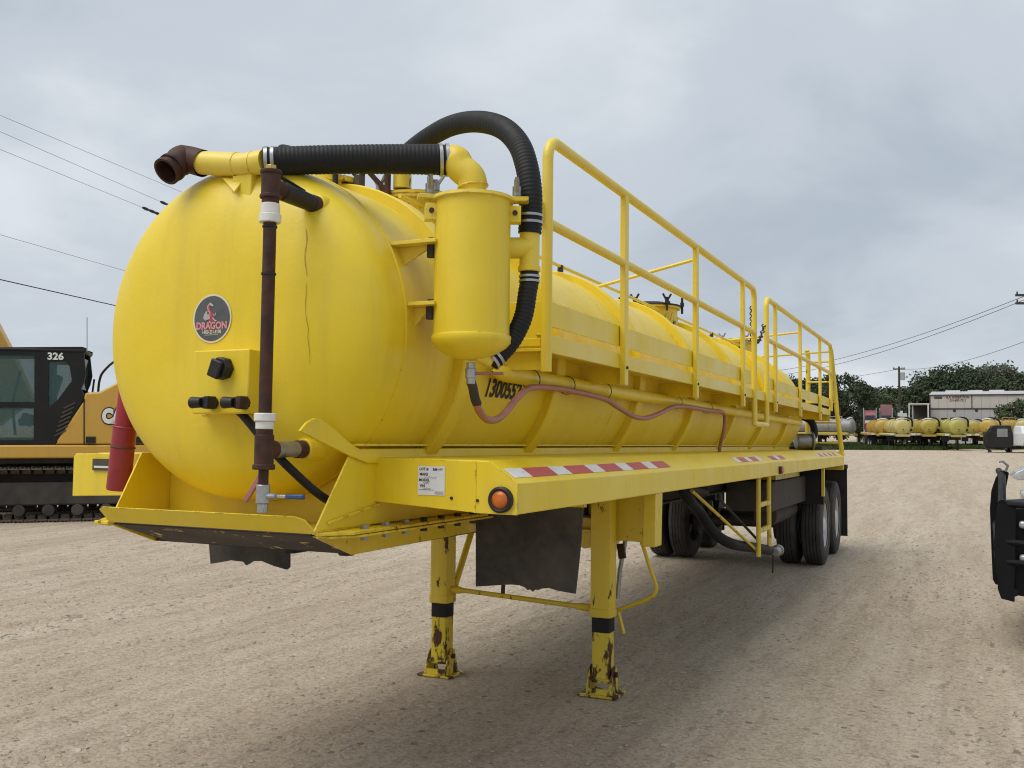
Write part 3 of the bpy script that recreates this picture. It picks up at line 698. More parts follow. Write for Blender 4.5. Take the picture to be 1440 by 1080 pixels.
# bolts of a smaller port seen over the front ring
pt_ = MB().lathe([(.10, 2.78), (.10, 2.90), (.13, 2.90), (.13, 2.925), (0, 2.935)], (0, -2.28, 0), (0, 0, 1), 24).build('top_port', m_yelc, tank)
for an in (.6, 2.2, 3.9, 5.4):
    x_, y_ = math.cos(an)*.14, -2.28 + math.sin(an)*.14
    MB().cyl((x_, y_, 2.86), (x_, y_, 2.985), .014, n=8).tube([(x_, y_, 2.92), (x_-.05, y_-.02, 2.98)], .010, 6).build('lid_clamp', m_black, tank)
# top air line with clips
tl = MB().tube([(.15, -1.9, 2.925), (.15, 2.0, 2.928), (.15, 7.4, 2.925)], .013, 8).build('top_air_line', m_yel, tank)
for y in RINGS: MB().box(.135, .165, y-.02, y+.02, ZC+R+.03, 2.935).build('line_clip', m_dkst, tank)

# --- catwalk
XR, ZR, ZM, ZPB = 1.0, 3.115, 2.705, 1.988
sec1 = [-1.94, -.79, .87, 2.54]; end1 = 3.085
sec2 = [4.175, 5.845, 7.58]; st2, end2 = 3.695, 8.79
cat = MB().box(.60, .965, -1.93, 8.80, 2.112, 2.150).build('catwalk_floor', m_yel, TR, bevel=.003)
for y0, y1 in ((-1.93, .85), (.86, 2.98), (3.0, 5.82), (5.83, 8.80)):
    MB().prism([(.966, y0, 2.085), (.990, y0, 2.085), (.990, y0, 2.172), (.940, y0, 2.172), (.940, y0, 2.164), (.966, y0, 2.164)], (0, y1-y0, 0)).build('floor_channel', m_rail, cat, bevel=.002)
for y0, y1 in ((-1.93, 2.99), (3.78, 8.80)):
    MB().box(.975, .985, y0, y1, 2.212, 2.335).build('toe_board', m_yel, cat, bevel=.002)
for i, y in enumerate(sec1 + sec2 + [8.72]):
    zt_ = 2.33 if i == 0 else 2.10
    xi = .66
    MB().prism([(xi, y+.02, zt_), (.988, y+.02, zt_), (.988, y+.02, ZPB+.01), (.80, y+.02, ZPB+.012), (xi, y+.02, ZPB+.03)], (0, .012, 0)).build('floor_bracket', m_yel, cat, bevel=.002)
MB().box(.70, .985, -1.955, -1.92, 2.085, 2.10).build('end_angle', m_yel, cat, bevel=.002)
RT = .0265
def rail_loop(y0, y1, name):
    a_, b2, c_, d2 = (XR, y0, ZPB if y0 < 0 else 1.835), (XR, y0, ZR), (XR, y1, ZR), (XR, y1, 1.835 if y1 < 5 else 2.15)
    path = [vec(a_)] + arc_corner(a_, b2, c_, .10) + arc_corner(b2, c_, d2, .10) + [vec(d2)]
    return MB().tube(path, RT, 14).build(name, m_rail, TR, smooth=60)
rl1 = rail_loop(sec1[0], end1, 'handrail'); rl2 = rail_loop(st2, end2, 'handrail')
MB().tube([(XR, end1, 1.845), (XR, st2, 1.845)], RT, 12).build('step_rung', m_rail, TR)
for rl, ys_, y1 in ((rl1, sec1[1:], end1), (rl2, sec2, end2)):
    y0 = sec1[0] if rl is rl1 else st2
    MB().tube([(XR, y0, ZM), (XR, y1, ZM)], RT*.93, 12).build('mid_rail', m_rail, rl)
    for y in ys_:
        MB().box(XR-.012, XR+.022, y-.032, y+.032, ZPB, ZR-.01).build('rail_post', m_rail, rl, bevel=.004)
        MB().cyl((XR+.022, y, 2.09), (XR+.030, y, 2.09), .010, n=6).build('post_bolt', m_dkst, rl)
MB().box(XR-.03, XR-.008, sec1[0]-.07, sec1[0]-.02, 2.70, 2.80).build('rail_tab', m_rail, rl1, bevel=.003)
for a_, b2 in (((XR, .87, 3.015), (.22, .87, 2.85)), ((XR, 5.845, 3.0), (.15, 5.845, 2.93)), ((XR, 8.75, 3.02), (.20, 7.55, 2.86))):
    MB().tube([a_, b2], .013, 8).build('stay_rod', m_rail, rl1 if a_[1] < 3 else rl2)
def chain(p0, p1, sag, parent, n_=14):
    p0, p1 = vec(p0), vec(p1); mb = MB()
    for i in range(n_):
        t = (i+.5)/n_; p = p0.lerp(p1, t) - Vector((0, 0, sag*4*t*(1-t))); d = (p1-p0) - Vector((0, 0, sag*4*(1-2*t)))
        x, y, dd = frame_of(d); ax = x if i % 2 else y
        mb.ring(p, ax, .020, .006, 8, 5)
    return mb.build('safety_chain', m_dkst, parent)
chain((XR-.02, end1, 2.95), (XR-.02, end1+.02, 2.60), 0.0, rl1); chain((XR-.02, st2, 2.86), (XR-.02, end1+.05, 2.66), .10, rl2)
# rear ladder
lad = MB()
for xo in (1.0, .66):
    pth = smooth_path([(xo, 8.80, 3.06), (xo+.01, 8.86, 2.9), (xo+.07 if xo > .8 else xo, 8.86, 2.2), (xo+.15 if xo > .8 else xo, 8.80, 1.50)], 6)
    (MB().tube(pth, .034, 12).build('ladder_rail', m_yelc, TR, smooth=60))
for k in range(5):
    z = 1.68 + k*.3
    MB().tube([(1.0+.15*(3.0-z)/1.5*.9, 8.83, z), (.66, 8.83, z)], .014, 8).build('ladder_rung', m_yelc, TR)

# --- deck and frame
XD, ZB, ZF, ZD = 1.214, 1.370, 1.492, 1.578
YD0, YD1 = -2.715, 8.43
def deck_profile(s, y):
    pts = [(XD, ZB), (XD, ZF), (1.085, ZD), (.47, ZD+.006), (.47, ZD-.014), (1.075, ZD-.022), (XD-.022, ZF-.012), (XD-.022, ZB)]
    return [(s*x, y, z) for x, z in pts]
decks = {}
for s in (1, -1):
    root = None
    for y0, y1 in ((YD0 if s > 0 else -2.675, -.013), (-.010, 4.20), (4.203, YD1)):
        o = MB().prism(deck_profile(s, y0), (0, y1-y0, 0)).build('side_deck' if root is None else 'deck_panel', m_yel, TR if root is None else root, bevel=.004)
        root = root or o
    decks[s] = root
    MB().prism([(s*XD, YD1, ZB), (s*XD, YD1, ZF), (s*1.085, YD1, ZD), (s*.47, YD1, ZD), (s*.47, YD1, ZB)], (0, .008, 0)).build('end_plate', m_yel, root)
dk = decks[1]
f_pts = [P(513, 642, 1, YD0), P(690, 650, 1, YD0), (1.088, YD0, ZD+.002), (XD+.001, YD0, ZF), (XD+.001, YD0, ZB-.002), P(678, 722, 1, YD0), P(513, 703, 1, YD0)]
fp = MB().prism([(p[0], YD0-.008, p[2]) for p in f_pts], (0, .008, 0)).build('front_plate', m_yel, dk, bevel=.003)
MB().box(1.028, 1.034, YD0-.0105, YD0-.008, ZB, ZD-.004).build('weld_seam', m_yel, fp)
lp = [(-1.235, 1.36), (-1.235, 1.555), (-1.222, 1.572), (-.50, 1.585), (-.50, 1.39)]
lfp = MB().prism([(x, -2.69, z) for x, z in lp], (0, .008, 0)).build('front_plate', m_yel, decks[-1], bevel=.004)
q0, q1 = P(130, 645, 1, -2.70), P(156, 662, 1, -2.70)
MB().box(q0[0], q1[0]+.03, -2.699, -2.691, q1[2], q0[2]).build('data_plate', m_olive, decks[-1])
MB().box(q0[0]+.012, q1[0]+.02, -2.7005, -2.699, q1[2]+.012, q1[2]+.022).build('plate_strip', m_paper, decks[-1])
# lot sheet
l0, l1 = P(588, 655, 1, YD0-.011), P(625, 697, 1, YD0-.011)
yl = YD0-.0095
sheet = MB().box(l0[0], l1[0], yl-.0012, yl, l1[2], l0[2]).build('lot_sheet', m_paper, TR)
sheet['label'] = 'white paper lot sheet taped to the deck front'
lw, lh = l1[0]-l0[0], l0[2]-l1[2]
def sheet_pt(cx_, cz_): return lambda x, y: (l0[0] + lw*cx_ + x, yl-.0018, l0[2] - lh*cz_ + y)
for t_, cx_, cz_, s_ in (('LOT #', .22, .11, .015), ('MAKE', .22, .29, .015), ('MODEL', .24, .49, .015), ('VIN', .17, .69, .015), ('RM', .64, .12, .015)):
    put_text('sheet_print', t_, s_, m_ink, sheet, sheet_pt(cx_, cz_), bold=.0006)
for cz_, a_, b2 in ((.39, .22, .70), (.59, .2, .42), (.78, .2, .48), (.11, .74, .92)):
    mb = MB(); n_ = 16
    pts = [(l0[0]+lw*(a_+(b2-a_)*i/n_), yl-.0022, l0[2]-lh*cz_ + .005*math.sin(i*2.1)*(.4+random.random())) for i in range(n_+1)]
    mb.tube(pts, .0007, 4).build('sheet_handwriting', m_pencil, sheet)
MB().box(l0[0]+.004, l1[0]-.05, yl-.002, yl-.0012, l1[2]+.020, l1[2]+.0215).build('sheet_rule', m_ink, sheet)
MB().box(l1[0]-.045, l1[0]-.006, yl-.002, yl-.0012, l1[2]+.004, l1[2]+.016).build('sheet_stamp', m_pencil, sheet)
for u, v in ((635, 700.5), (671.5, 704)):
    q = P(u, v, 1, YD0-.009); MB().cyl((q[0], YD0-.0125, q[2]), (q[0], YD0-.007, q[2]), .0065, n=10).build('bolt_hole', m_brown, fp)
# amber lamp
q = P(703.5, 703, 1, YD0-.02)
lamp = MB().lathe([(.052, 0), (.052, .016), (.044, .022), (.036, .018), (0, .018)], (q[0], YD0-.008, q[2]), (0, -1, 0), 32).build('marker_lamp', m_black, TR, smooth=40)
lamp['label'] = 'round amber marker lamp in a black rubber ring'
MB().lathe([(.036, .0), (.034, .020), (.020, .027), (0, .029)], (q[0], YD0-.008, q[2]), (0, -1, 0), 28).build('amber_lens', m_amber, lamp, smooth=60)
q = P(1097, 661, 0, XD)
lamp2 = MB().box(XD, XD+.018, q[1]-.075, q[1]+.075, q[2]-.035, q[2]+.035).build('side_marker', m_black, TR, bevel=.006)
MB().box(XD+.018, XD+.030, q[1]-.055, q[1]+.055, q[2]-.022, q[2]+.022).build('red_lens', m_redlens, lamp2, bevel=.006)
# reflective tape pieces on the sloped edge of the deck
def tape(y0, y1, k, s=1):
    d = Vector((1.085-XD, 0, ZD-ZF)); nn = Vector((-d.z, 0, d.x)); nn = (nn if nn.x > 0 else -nn).normalized()
    base = Vector((XD, 0, ZF)); a_, b2 = base + d*.22 + nn*.001, base + d*.62 + nn*.001
    v0 = [Vector((s*p.x, yy_, p.z)) for p, yy_ in ((a_, y0), (b2, y0), (b2, y1), (a_, y1))]
    return MB().prism(v0, (s*nn.x*.0012, 0, nn.z*.0012)).build('reflective_tape', m_tred if k else m_twht, decks[s], smooth=0)
y = YD0 + .02
def tape_run(y, n_, s=1, wear=0):
    for i in range(n_):
        wl_ = .175 if i % 2 == 0 else .275
        if not (wear and random.random() < wear): tape(y, y+wl_-.001, i % 2, s)
        y += wl_
    return y
tape_run(YD0+.03, 10); tape_run(1.45, 10, wear=.12); tape_run(6.05, 9, wear=.12)
tape_run(YD0+.03, 10, -1); tape_run(4.0, 10, -1)
# nose: wings, floor, back plate, lip
for s in (1, -1):
    w = MB().prism([(s*.56, -2.915, 1.588), (s*.56, -3.135 if s > 0 else -3.075, 1.305), (s*.56, -1.75, 1.305), (s*.56, -1.75, 1.575), (s*.56, -2.70, 1.588)], (s*-.010, 0, 0)).build('nose_wing', m_yel, TR, bevel=.002)
    MB().prism([(s*.562, -3.14, 1.300), (s*.66, -3.02, 1.300), (s*.66, -1.85, 1.300), (s*.562, -1.85, 1.300)], (0, 0, -.012)).build('wing_flange', m_yelc, w, bevel=.002)
    MB().prism([(s*.562, -3.06, 1.330), (s*.575, -3.06, 1.330), (s*.575, -2.70, 1.385), (s*.562, -2.70, 1.385)], (0, 0, .008)).build('wing_rib', m_yel, w)
    MB().prism([(s*.54, -3.10, 1.2855), (s*.60, -3.09, 1.2855), (s*.665, -2.98, 1.2855), (s*.665, -1.80, 1.2855), (s*.54, -1.80, 1.2855)], (0, 0, -.010)).build('coupler_flange', m_yelc, TR, bevel=.002)
    for k in range(7):
        y = -2.88 + k*.158
        MB().cyl((s*.615, y, 1.255), (s*.615, y, 1.316), .018, n=6).build('flange_bolt', m_dkst if k > 2 else m_steel, w)
MB().box(-.55, .55, -3.10, -1.75, 1.289, 1.300).build('nose_floor', m_yel, TR)
MB().box(-.549, .549, -2.74, -2.73, 1.300, 1.60).build('nose_back_plate', m_yel, TR)
lip_pts = [(-.520, -3.125, 1.300), (-.530, -3.165, 1.350), (-.505, -3.172, 1.362), (.49, -3.172, 1.362), (.53, -3.165, 1.350), (.555, -3.130, 1.305), (.555, -3.122, 1.294), (-.50, -3.118, 1.294)]
MB().prism(lip_pts, (0, .010, .001)).build('front_lip', m_yel, TR, bevel=.002)
MB().box(-.60, -.52, -3.125, -3.05, 1.282, 1.298).build('lip_tab', m_yel, TR, bevel=.003)
MB().prism([(-.50, -3.112, 1.286), (.522, -3.112, 1.286), (.522, -2.84, 1.192), (-.46, -2.84, 1.192)], (0, .01, .012)).build('approach_plate', m_grime, TR)
MB().box(-.53, .53, -2.84, -1.60, 1.190, 1.200).build('coupler_plate', m_grime, TR, bevel=.002)
for s in (1, -1):
    MB().prism([(s*.535, -3.108, 1.284), (s*.535, -2.84, 1.188), (s*.535, -1.62, 1.196), (s*.535, -1.62, 1.2755), (s*.535, -2.96, 1.2755)], (s*-.012, 0, 0)).build('coupler_side', m_yelc, TR, bevel=.002)
MB().lathe([(.0, 1.08), (.038, 1.082), (.042, 1.09), (.042, 1.11), (.026, 1.115), (.026, 1.16), (.04, 1.165), (.04, 1.192)], (0, -2.10, 0), (0, 0, 1), 20).build('kingpin', m_dkst, TR)
MB().box(.06, .10, -2.66, -2.55, 1.15, 1.19).build('grease_fitting', m_black, TR)
# saddle skirts along the tank
XS = .575
sk_r = [P(422, 606, 0, XS), P(432, 594, 0, XS), P(443, 588, 0, XS), P(452, 590, 0, XS), P(474, 606, 0, XS), P(494, 624, 0, XS), P(506, 631, 0, XS)]
sr = [(XS, p[1], p[2]) for p in sk_r] + [(XS, YE-.1, 1.630), (XS, YE-.1, 1.560), (XS, -2.80, 1.560), (XS, -2.92, 1.588)]
skr = MB().prism(sr, (-.012, 0, 0)).build('saddle_skirt', m_tank, TR, bevel=.003)
MB().box(XS-.06, XS+.018, -2.90, YE-.1, 1.630, 1.640).build('skirt_flange', m_yel, skr, bevel=.003)
sl = [tuple(P(u, v, 0, -XS)) for u, v in ((216, 636), (203, 604), (208, 586), (213, 587), (222, 600))] + [(-XS, -2.60, 1.66), (-XS, -2.45, 1.630), (-XS, YE-.1, 1.630), (-XS, YE-.1, 1.560)]
MB().prism(sl, (.012, 0, 0)).build('saddle_skirt', m_tank, TR, bevel=.003)
MB().box(.50, .558, -2.60, YE, 1.588, 1.6).build('deck_edge_bar', m_yel, dk)
# main beams, cross members
for s in (1, -1):
    MB().prism([(s*.52, 0, 1.15), (s*.40, 0, 1.15), (s*.40, 0, 1.165), (s*.452, 0, 1.165), (s*.452, 0, 1.545), (s*.40, 0, 1.545), (s*.40, 0, 1.56), (s*.52, 0, 1.56), (s*.52, 0, 1.545), (s*.468, 0, 1.545), (s*.468, 0, 1.165), (s*.52, 0, 1.165)], (0, 8.30, 0)).build('frame_beam', m_dkst, TR)
    MB().box(s*.46-.006, s*.46+.006, -1.60, 0, 1.20, 1.56).build('neck_beam', m_yelc, TR)
    for k in range(10):
        y = -1.3 + k*1.02
        MB().prism([(s*.53, y, 1.54), (s*1.06, y, 1.54), (s*1.17, y, 1.465), (s*1.17, y, 1.40), (s*.53, y, 1.25)], (0, .012, 0)).build('deck_outrigger', m_yelc if y < .5 else m_dkst, TR)
for k in range(9):
    y = .4 + k*.95
    MB().box(-.44, .44, y-.04, y+.04, 1.30, 1.42).build('cross_member', m_dkst, TR)
# landing gear
MB().box(-.945, .945, .080, .092, 1.000, 1.345).build('landing_crossplate', m_yelc, TR, bevel=.002)
MB().prism([(.40, .02, 1.07), (.52, .02, 1.07), (.52, .02, .955), (.46, .02, .94), (.40, .02, .97)], (0, .06, 0)).build('leg_bracket', m_yelc, TR, bevel=.002)
for s in (1, -1):
    X0 = s*.605
    def sq(x, y, w, z0, z1, r=.02):
        k = [(w/2-r + r*math.cos(a_), w/2-r + r*math.sin(a_)) for a_ in (0, PI/4, PI/2)]
        pr = [(a_, b2) for a_, b2 in k] + [(-b2, a_) for a_, b2 in k] + [(-a_, -b2) for a_, b2 in k] + [(b2, -a_) for a_, b2 in k]
        return [(x+a_, y+b2, z0) for a_, b2 in pr], (0, 0, z1-z0)
    leg = MB().prism(*sq(X0, 0, .148, .520, 1.36, .03)).build('landing_leg', m_leg, TR, smooth=40)
    MB().prism(*sq(X0, 0, .158, .508, .565, .03)).build('leg_collar', m_yelc, leg, smooth=40, bevel=.004)
    MB().prism(*sq(X0, 0, .128, .410, .510, .02)).build('grease_band', m_hose, leg, smooth=40)
    MB().prism(*sq(X0, 0, .124, .085, .412, .02)).build('inner_leg', m_legin, leg, smooth=40)
    MB().box(X0-.132, X0+.132, -.122, .100, .002, .016).build('foot_pad', m_legin, leg, bevel=.003)
    for t in (-1, 1):
        xx_ = X0 + t*.078
        MB().prism([(xx_-.005, -.10, .016), (xx_-.005, .085, .016), (xx_-.005, .080, .06), (xx_-.005, .040, .175), (xx_-.005, .0, .190), (xx_-.005, -.035, .175), (xx_-.005, -.095, .06)], (.010, 0, 0)).build('foot_bracket', m_legin, leg, bevel=.002)
    MB().cyl((X0-.10, 0, .135), (X0+.10, 0, .135), .018, n=12).build('foot_pin', m_brown, leg)
    MB().box(X0-.073, X0+.073, -.095, -.085, .016, .055).box(X0-.073, X0+.073, -.068, -.06, .10, .115).build('foot_web', m_legin, leg)
    MB().tube([(X0-s*.06, .07, .62), (X0-s*.02, .55, 1.20)], .024, 10).build('leg_brace', m_yelc, leg, smooth=60)
ct = MB().tube([(-.535, .0, .60), (-.47, 0, .60), (-.44, 0, .60), (.40, 0, .56), (.46, 0, .556), (.535, 0, .555)], [.026, .026, .017, .017, .026, .026], 12).build('cross_tube', m_yelc, TR, smooth=50)
MB().obox((-.13, 0, .625), .026, .012, .07, (0, .05, 0)).build('cross_tube_tab', m_brown, ct)
q = [P(u, v, 1, .12) for u, v in ((900, 757), (905, 770), (913, 795), (921, 818), (923, 828), (918, 838), (905, 845), (885, 852), (870, 858))]
ck = MB().tube(smooth_path(q, 5), .0135, 10).build('crank_handle', m_yelc, TR, smooth=60)
MB().tube([P(869, 860, 1, .12), P(877, 891, 1, .10)], .014, 10).build('crank_grip', m_yelc, ck, smooth=60)
MB().tube([P(880, 757, 1, .2), P(872, 800, 1, .16), P(868, 842, 1, .13)], .016, 10).build('crank_shaft', m_steel, ck, smooth=60)
MB().obox(P(874, 775, 1, .17), .05, .03, .10, (0, -.15, 0)).build('crank_hook', m_brown, ck, bevel=.004)
# mud flaps behind the tractor wheels
YM = -1.80
def flap(px_top, px_bot, name_lbl):
    pts = [P(u, v, 1, YM) for u, v in px_top] + [P(u, v, 1, YM) for u, v in px_bot]
    o = MB().prism(pts, (0, .010, 0)).build('mud_flap', m_flap, TR); o['label'] = name_lbl; return o
bot = [(809, 835), (797, 833), (785, 831), (772, 827), (760, 828), (756, 830), (753, 828.5), (749, 832), (745, 829), (742, 830), (738, 826), (730, 823), (718, 822), (700, 823), (684, 824), (669, 825)]
flap([(669, 700), (670, 718), (819, 706), (819, 730), (817, 760), (813, 800)], bot, 'torn rubber mud flap under the right deck')
MB().box(.56, 1.15, YM-.02, YM+.02, 1.345, 1.375).build('flap_hanger', m_yelc, TR)
flap([(291, 735), (404, 745), (407, 770), (407, 798)], [(403, 801), (385, 796), (368, 789), (356, 789), (350, 793), (346, 795), (342, 790), (325, 788), (308, 791), (296, 793)], 'short rubber mud flap under the left deck')
MB().box(-1.17, -.56, YM-.02, YM+.02, 1.150, 1.37).build('flap_hanger', m_dkst, TR)
# stake below the deck edge
q0, q1 = P(925, 692, 0, 1.17), P(942, 766, 0, 1.17)
zq = P(933, 766, 0, 1.19)[2]
MB().prism([(1.13, -.80, 1.375), (1.20, -.80, 1.375), (1.20, -.66, 1.375), (1.13, -.66, 1.375)], (-.012, .02, zq-1.375)).build('deck_stake', m_yelc, TR, bevel=.003)
# ladder under the deck
lx = 1.185
t1 = MB().tube([(lx, 2.29, 1.375), (lx, 2.29, .70)], .020, 12).build('step_ladder', m_yelc, TR)
MB().tube([(lx, 2.78, 1.375), (lx, 2.78, .745)], .020, 12).build('ladder_rail', m_yelc, t1)
for v in (707, 742):
    z = P(1078, v, 0, lx)[2]; MB().box(lx-.018, lx+.018, 2.30, 2.77, z-.02, z+.018).build('ladder_rung', m_yelc, t1, bevel=.003)
MB().tube([P(973, 690, 0, .98), P(1065, 775, 0, 1.16)], .012, 8).build('ladder_stay', m_yelc, t1); MB().tube([P(1010, 700, 0, .90), P(1068, 762, 0, 1.12)], .012, 8).build('ladder_stay', m_dkst, t1)
vv = P(1092, 775, 0, 1.16)
vl = MB().cyl((vv[0], vv[1]-.12, vv[2]), (vv[0], vv[1]+.05, vv[2]), .045, n=20).cyl((vv[0], vv[1]+.05, vv[2]), (vv[0], vv[1]+.10, vv[2]), .055, n=20).build('drain_coupling', m_steel, TR, bevel=.006)
MB().tube([P(1087, 780, 0, 1.16), P(1087, 790, 0, 1.16), P(1086.5, 806, 0, 1.16)], .008, 6).build('coupling_strap', m_brown, vl)
MB().tube(smooth_path([(.55, 3.0, 1.20), P(962, 690, 0, .80), P(985, 722, 0, .85), P(1005, 750, 0, .95), P(1030, 765, 0, 1.05), P(1060, 770, 0, 1.12), P(1082, 774, 0, 1.16)], 6), .044, 14).build('drain_hose', m_hose, TR, smooth=60)
# tool box, guards
tb = MB().box(.50, .98, 4.10, 6.40, .96, 1.27).build('tool_box', m_dkst, TR, bevel=.01)
MB().box(.52, .98, 4.3, 5.9, 1.28, 1.36).build('box_mount', m_yelc, tb)
MB().cyl((.74, 5.0, .86), (.74, 6.5, .86), .13, n=24).build('air_tank', m_dkst, TR, bevel=.02)
MB().box(.80, 1.19, 6.42, 6.44, .92, 1.36).build('wheel_guard', m_black, TR)
MB().box(1.165, 1.20, 6.40, 6.46, 1.02, 1.37).build('guard_post', m_yel, TR, bevel=.003)
for s in (1, -1):
    MB().box(min(s*.60, s*1.20), max(s*.60, s*1.20), 8.92, 8.935, .33, 1.33).build('mud_flap', m_black, TR)
    MB().box(min(s*.56, s*1.21), max(s*.56, s*1.21), 8.86, 8.95, 1.31, 1.37).build('flap_hanger', m_dkst, TR)
    for y in (7.05, 8.30):
        MB().prism([(s*.55, y-.5, 1.12), (s*.55, y-.42, 1.02), (s*.55, y+.42, 1.02), (s*.55, y+.5, 1.12)], (s*-.10, 0, .03)).build('leaf_spring', m_dkst, TR)
        MB().box(s*.50-.05, s*.50+.05, y-.62, y-.50, .85, 1.18).build('spring_hanger', m_dkst, TR)
MB().box(-1.2, 1.2, 8.47, 8.53, 1.30, 1.56).build('rear_sill', m_yel, TR, bevel=.004)
# axles and wheels
def wheel_meshes(Rr=.505, w=.26, rim=.292):
    tp_ = [(rim, -w/2+.02), (rim+.04, -w/2), (Rr-.05, -w/2+.008), (Rr-.015, -w/2+.022), (Rr, -w/2+.05)]
    for k in range(4):
        yk = -w/2 + .05 + (k+.5)*(w-.10)/4.0
        tp_ += [(Rr+.001, yk-.016), (Rr+.001, yk-.0045), (Rr-.014, yk-.004), (Rr-.014, yk+.004), (Rr+.001, yk+.0045), (Rr+.001, yk+.016)]
    tp_ += [(Rr, w/2-.05), (Rr-.015, w/2-.022), (Rr-.05, w/2-.008), (rim+.04, w/2), (rim, w/2-.02)]
    ty = MB().lathe(tp_, (0, 0, 0), (1, 0, 0), 56, True).mesh('tyre', 40)
    rm = MB().lathe([(rim+.010, w/2-.012), (rim+.010, w/2-.026), (rim-.012, w/2-.03), (rim-.03, w/2-.09), (rim-.055, w/2-.155), (.16, w/2-.165), (.145, w/2-.13), (.10, w/2-.12), (.098, w/2-.03), (.06, w/2-.015), (0, w/2-.012)], (0, 0, 0), (1, 0, 0), 40).mesh('rim', 35)
    ty.materials.append(m_tyre); rm.materials.append(m_rim)
    return ty, rm
ty_me, rm_me = wheel_meshes()
for y in (7.05, 8.30):
    MB().cyl((-1.12, y, .62), (1.12, y, .62), .065, n=16).build('axle', m_dkst, TR)
    for s in (1, -1):
        MB().cyl((s*.50, y, .62), (s*.56, y, .62), .21, n=24).build('brake_drum', m_dkst, TR)
        for xc in (.70, 1.012):
            o = link('wheel', ty_me, None, TR); o.location = (s*xc, y, .62 + 0); o.rotation_euler = (0, 0, 0 if s > 0 else PI)
            r_ = link('rim', rm_me, None, o)
# put the wheels on the world ground: local height follows the trailer's tilt
for o in list(TR.children):
    if o.name.startswith(('wheel.', 'axle', 'brake_drum')) or o.name == 'wheel':
        yw = o.location.y if o.name.startswith('wheel') else None
        if yw is not None: o.location.z = .505 + .0165*yw + .001
        else:
            yc = sum(v.co.y for v in o.data.vertices)/len(o.data.vertices)
            for v in o.data.vertices: v.co.z += .506 + .0165*yc - .62
# rear valve gear
rv = MB().cyl((.62, 8.0, 1.70), (.80, 8.10, 1.70), .11, n=24).cyl((.80, 8.10, 1.70), (.83, 8.115, 1.70), .14, n=24).build('rear_valve', m_steel, TR, bevel=.01)
MB().tube(smooth_path([(.55, 8.05, 1.98), (.66, 8.15, 2.05), (.80, 8.2, 1.98), (.84, 8.2, 1.80), (.74, 8.16, 1.66)], 6), .05, 12).build('rear_hose', m_hose, TR, smooth=60)
MB().box(.30, .95, 8.15, 8.75, 1.582, 1.63).build('rear_tray', m_dkst, TR)
# red document tube by the left deck
q0, q1 = P(166, 690, 1, -2.80), P(182, 545, 1, -2.80)
dt = MB().lathe([(0, 0), (.050, .002), (.054, .010), (.054, .30), (0, .30)], q0, vec(q1)-vec(q0), 24).lathe([(.047, .24), (.047, (vec(q1)-vec(q0)).length), (0, (vec(q1)-vec(q0)).length+.002)], q0, vec(q1)-vec(q0), 24).build('document_tube', m_red, TR, smooth=40)
dt['label'] = 'red capped tube upright beside the tank front'
dd_ = (vec(q1)-vec(q0)).normalized()
MB().ring(vec(q0) + dd_*.205, dd_, .054, .004, 24, 6).build('tube_band', m_dkst, dt)
MB().ring(vec(q0) + dd_*.30, dd_, .053, .005, 24, 6).build('tube_cap_rim', m_red, dt)
MB().box(q0[0]-.02, q0[0]+.09, -2.745, -2.69, 1.46, 1.50).build('tube_clip', m_brown, dt)

# ================================================================== excavator at the left
m_cat = paint('excavator_yellow', (0.58, 0.335, 0.050), fade=(0.58, 0.38, 0.10), fade_amt=0.3, dirt=0.16, edges=False)
m_catb = plain('excavator_black', (0.009, 0.009, 0.010), 0.5, 0, 0.2, 6, dust=0.03, spec=0.3)
m_track = plain('track_steel', (0.075, 0.052, 0.038), 0.8, 0.1, 0.5, 7, dust=0.75, dust_col=(0.30, 0.24, 0.18))
m_under = plain('undercarriage', (0.045, 0.040, 0.036), 0.8, 0, 0.4, 3, dust=0.35, dust_col=(0.17, 0.13, 0.10))
def glass(name, col=(0.30, 0.40, 0.40), alpha=0.45):
    m, n, l, b = nodes_of(name)
    b.inputs['Base Color'].default_value = (*col, 1); b.inputs['Roughness'].default_value = 0.04
    b.inputs['Transmission Weight'].default_value = 0.0; b.inputs['Alpha'].default_value = alpha
    b.inputs['Specular IOR Level'].default_value = 0.6
    return m
m_cglass = glass('cab_glass', (0.055, 0.125, 0.115), 0.45)
m_winglass = plain('dark_glass', (0.02, 0.024, 0.028), 0.08, 0, 0.1, 5, bump_s=0)
EX_D = 17.7
EXO = G(50, EX_D); EXO.z = 0.0
EXR = YAW + 0.30
EX = empty('excavator', EXO, EXR)
tag(EX, 'yellow tracked excavator with black cab parked behind the trailer', 'excavator')
def side_plane(org, rz):
    ax = np.array([math.cos(rz), math.sin(rz), 0.0]); nn = np.array([-math.sin(rz), math.cos(rz), 0.0]); og = np.array(org)
    def fn(u, v, y=0.0):                                        # photo pixel -> (x, z) in the thing's own frame at depth y
        o, d = ray(u, v, False); k = ((og + nn*y - o) @ nn)/(d @ nn); q = o + d*k
        return (float((q-og) @ ax), float(q[2]))
    return fn
ex = side_plane(EXO, EXR)
W0, W1 = 0.0, 3.1                                               # near and far side (y)
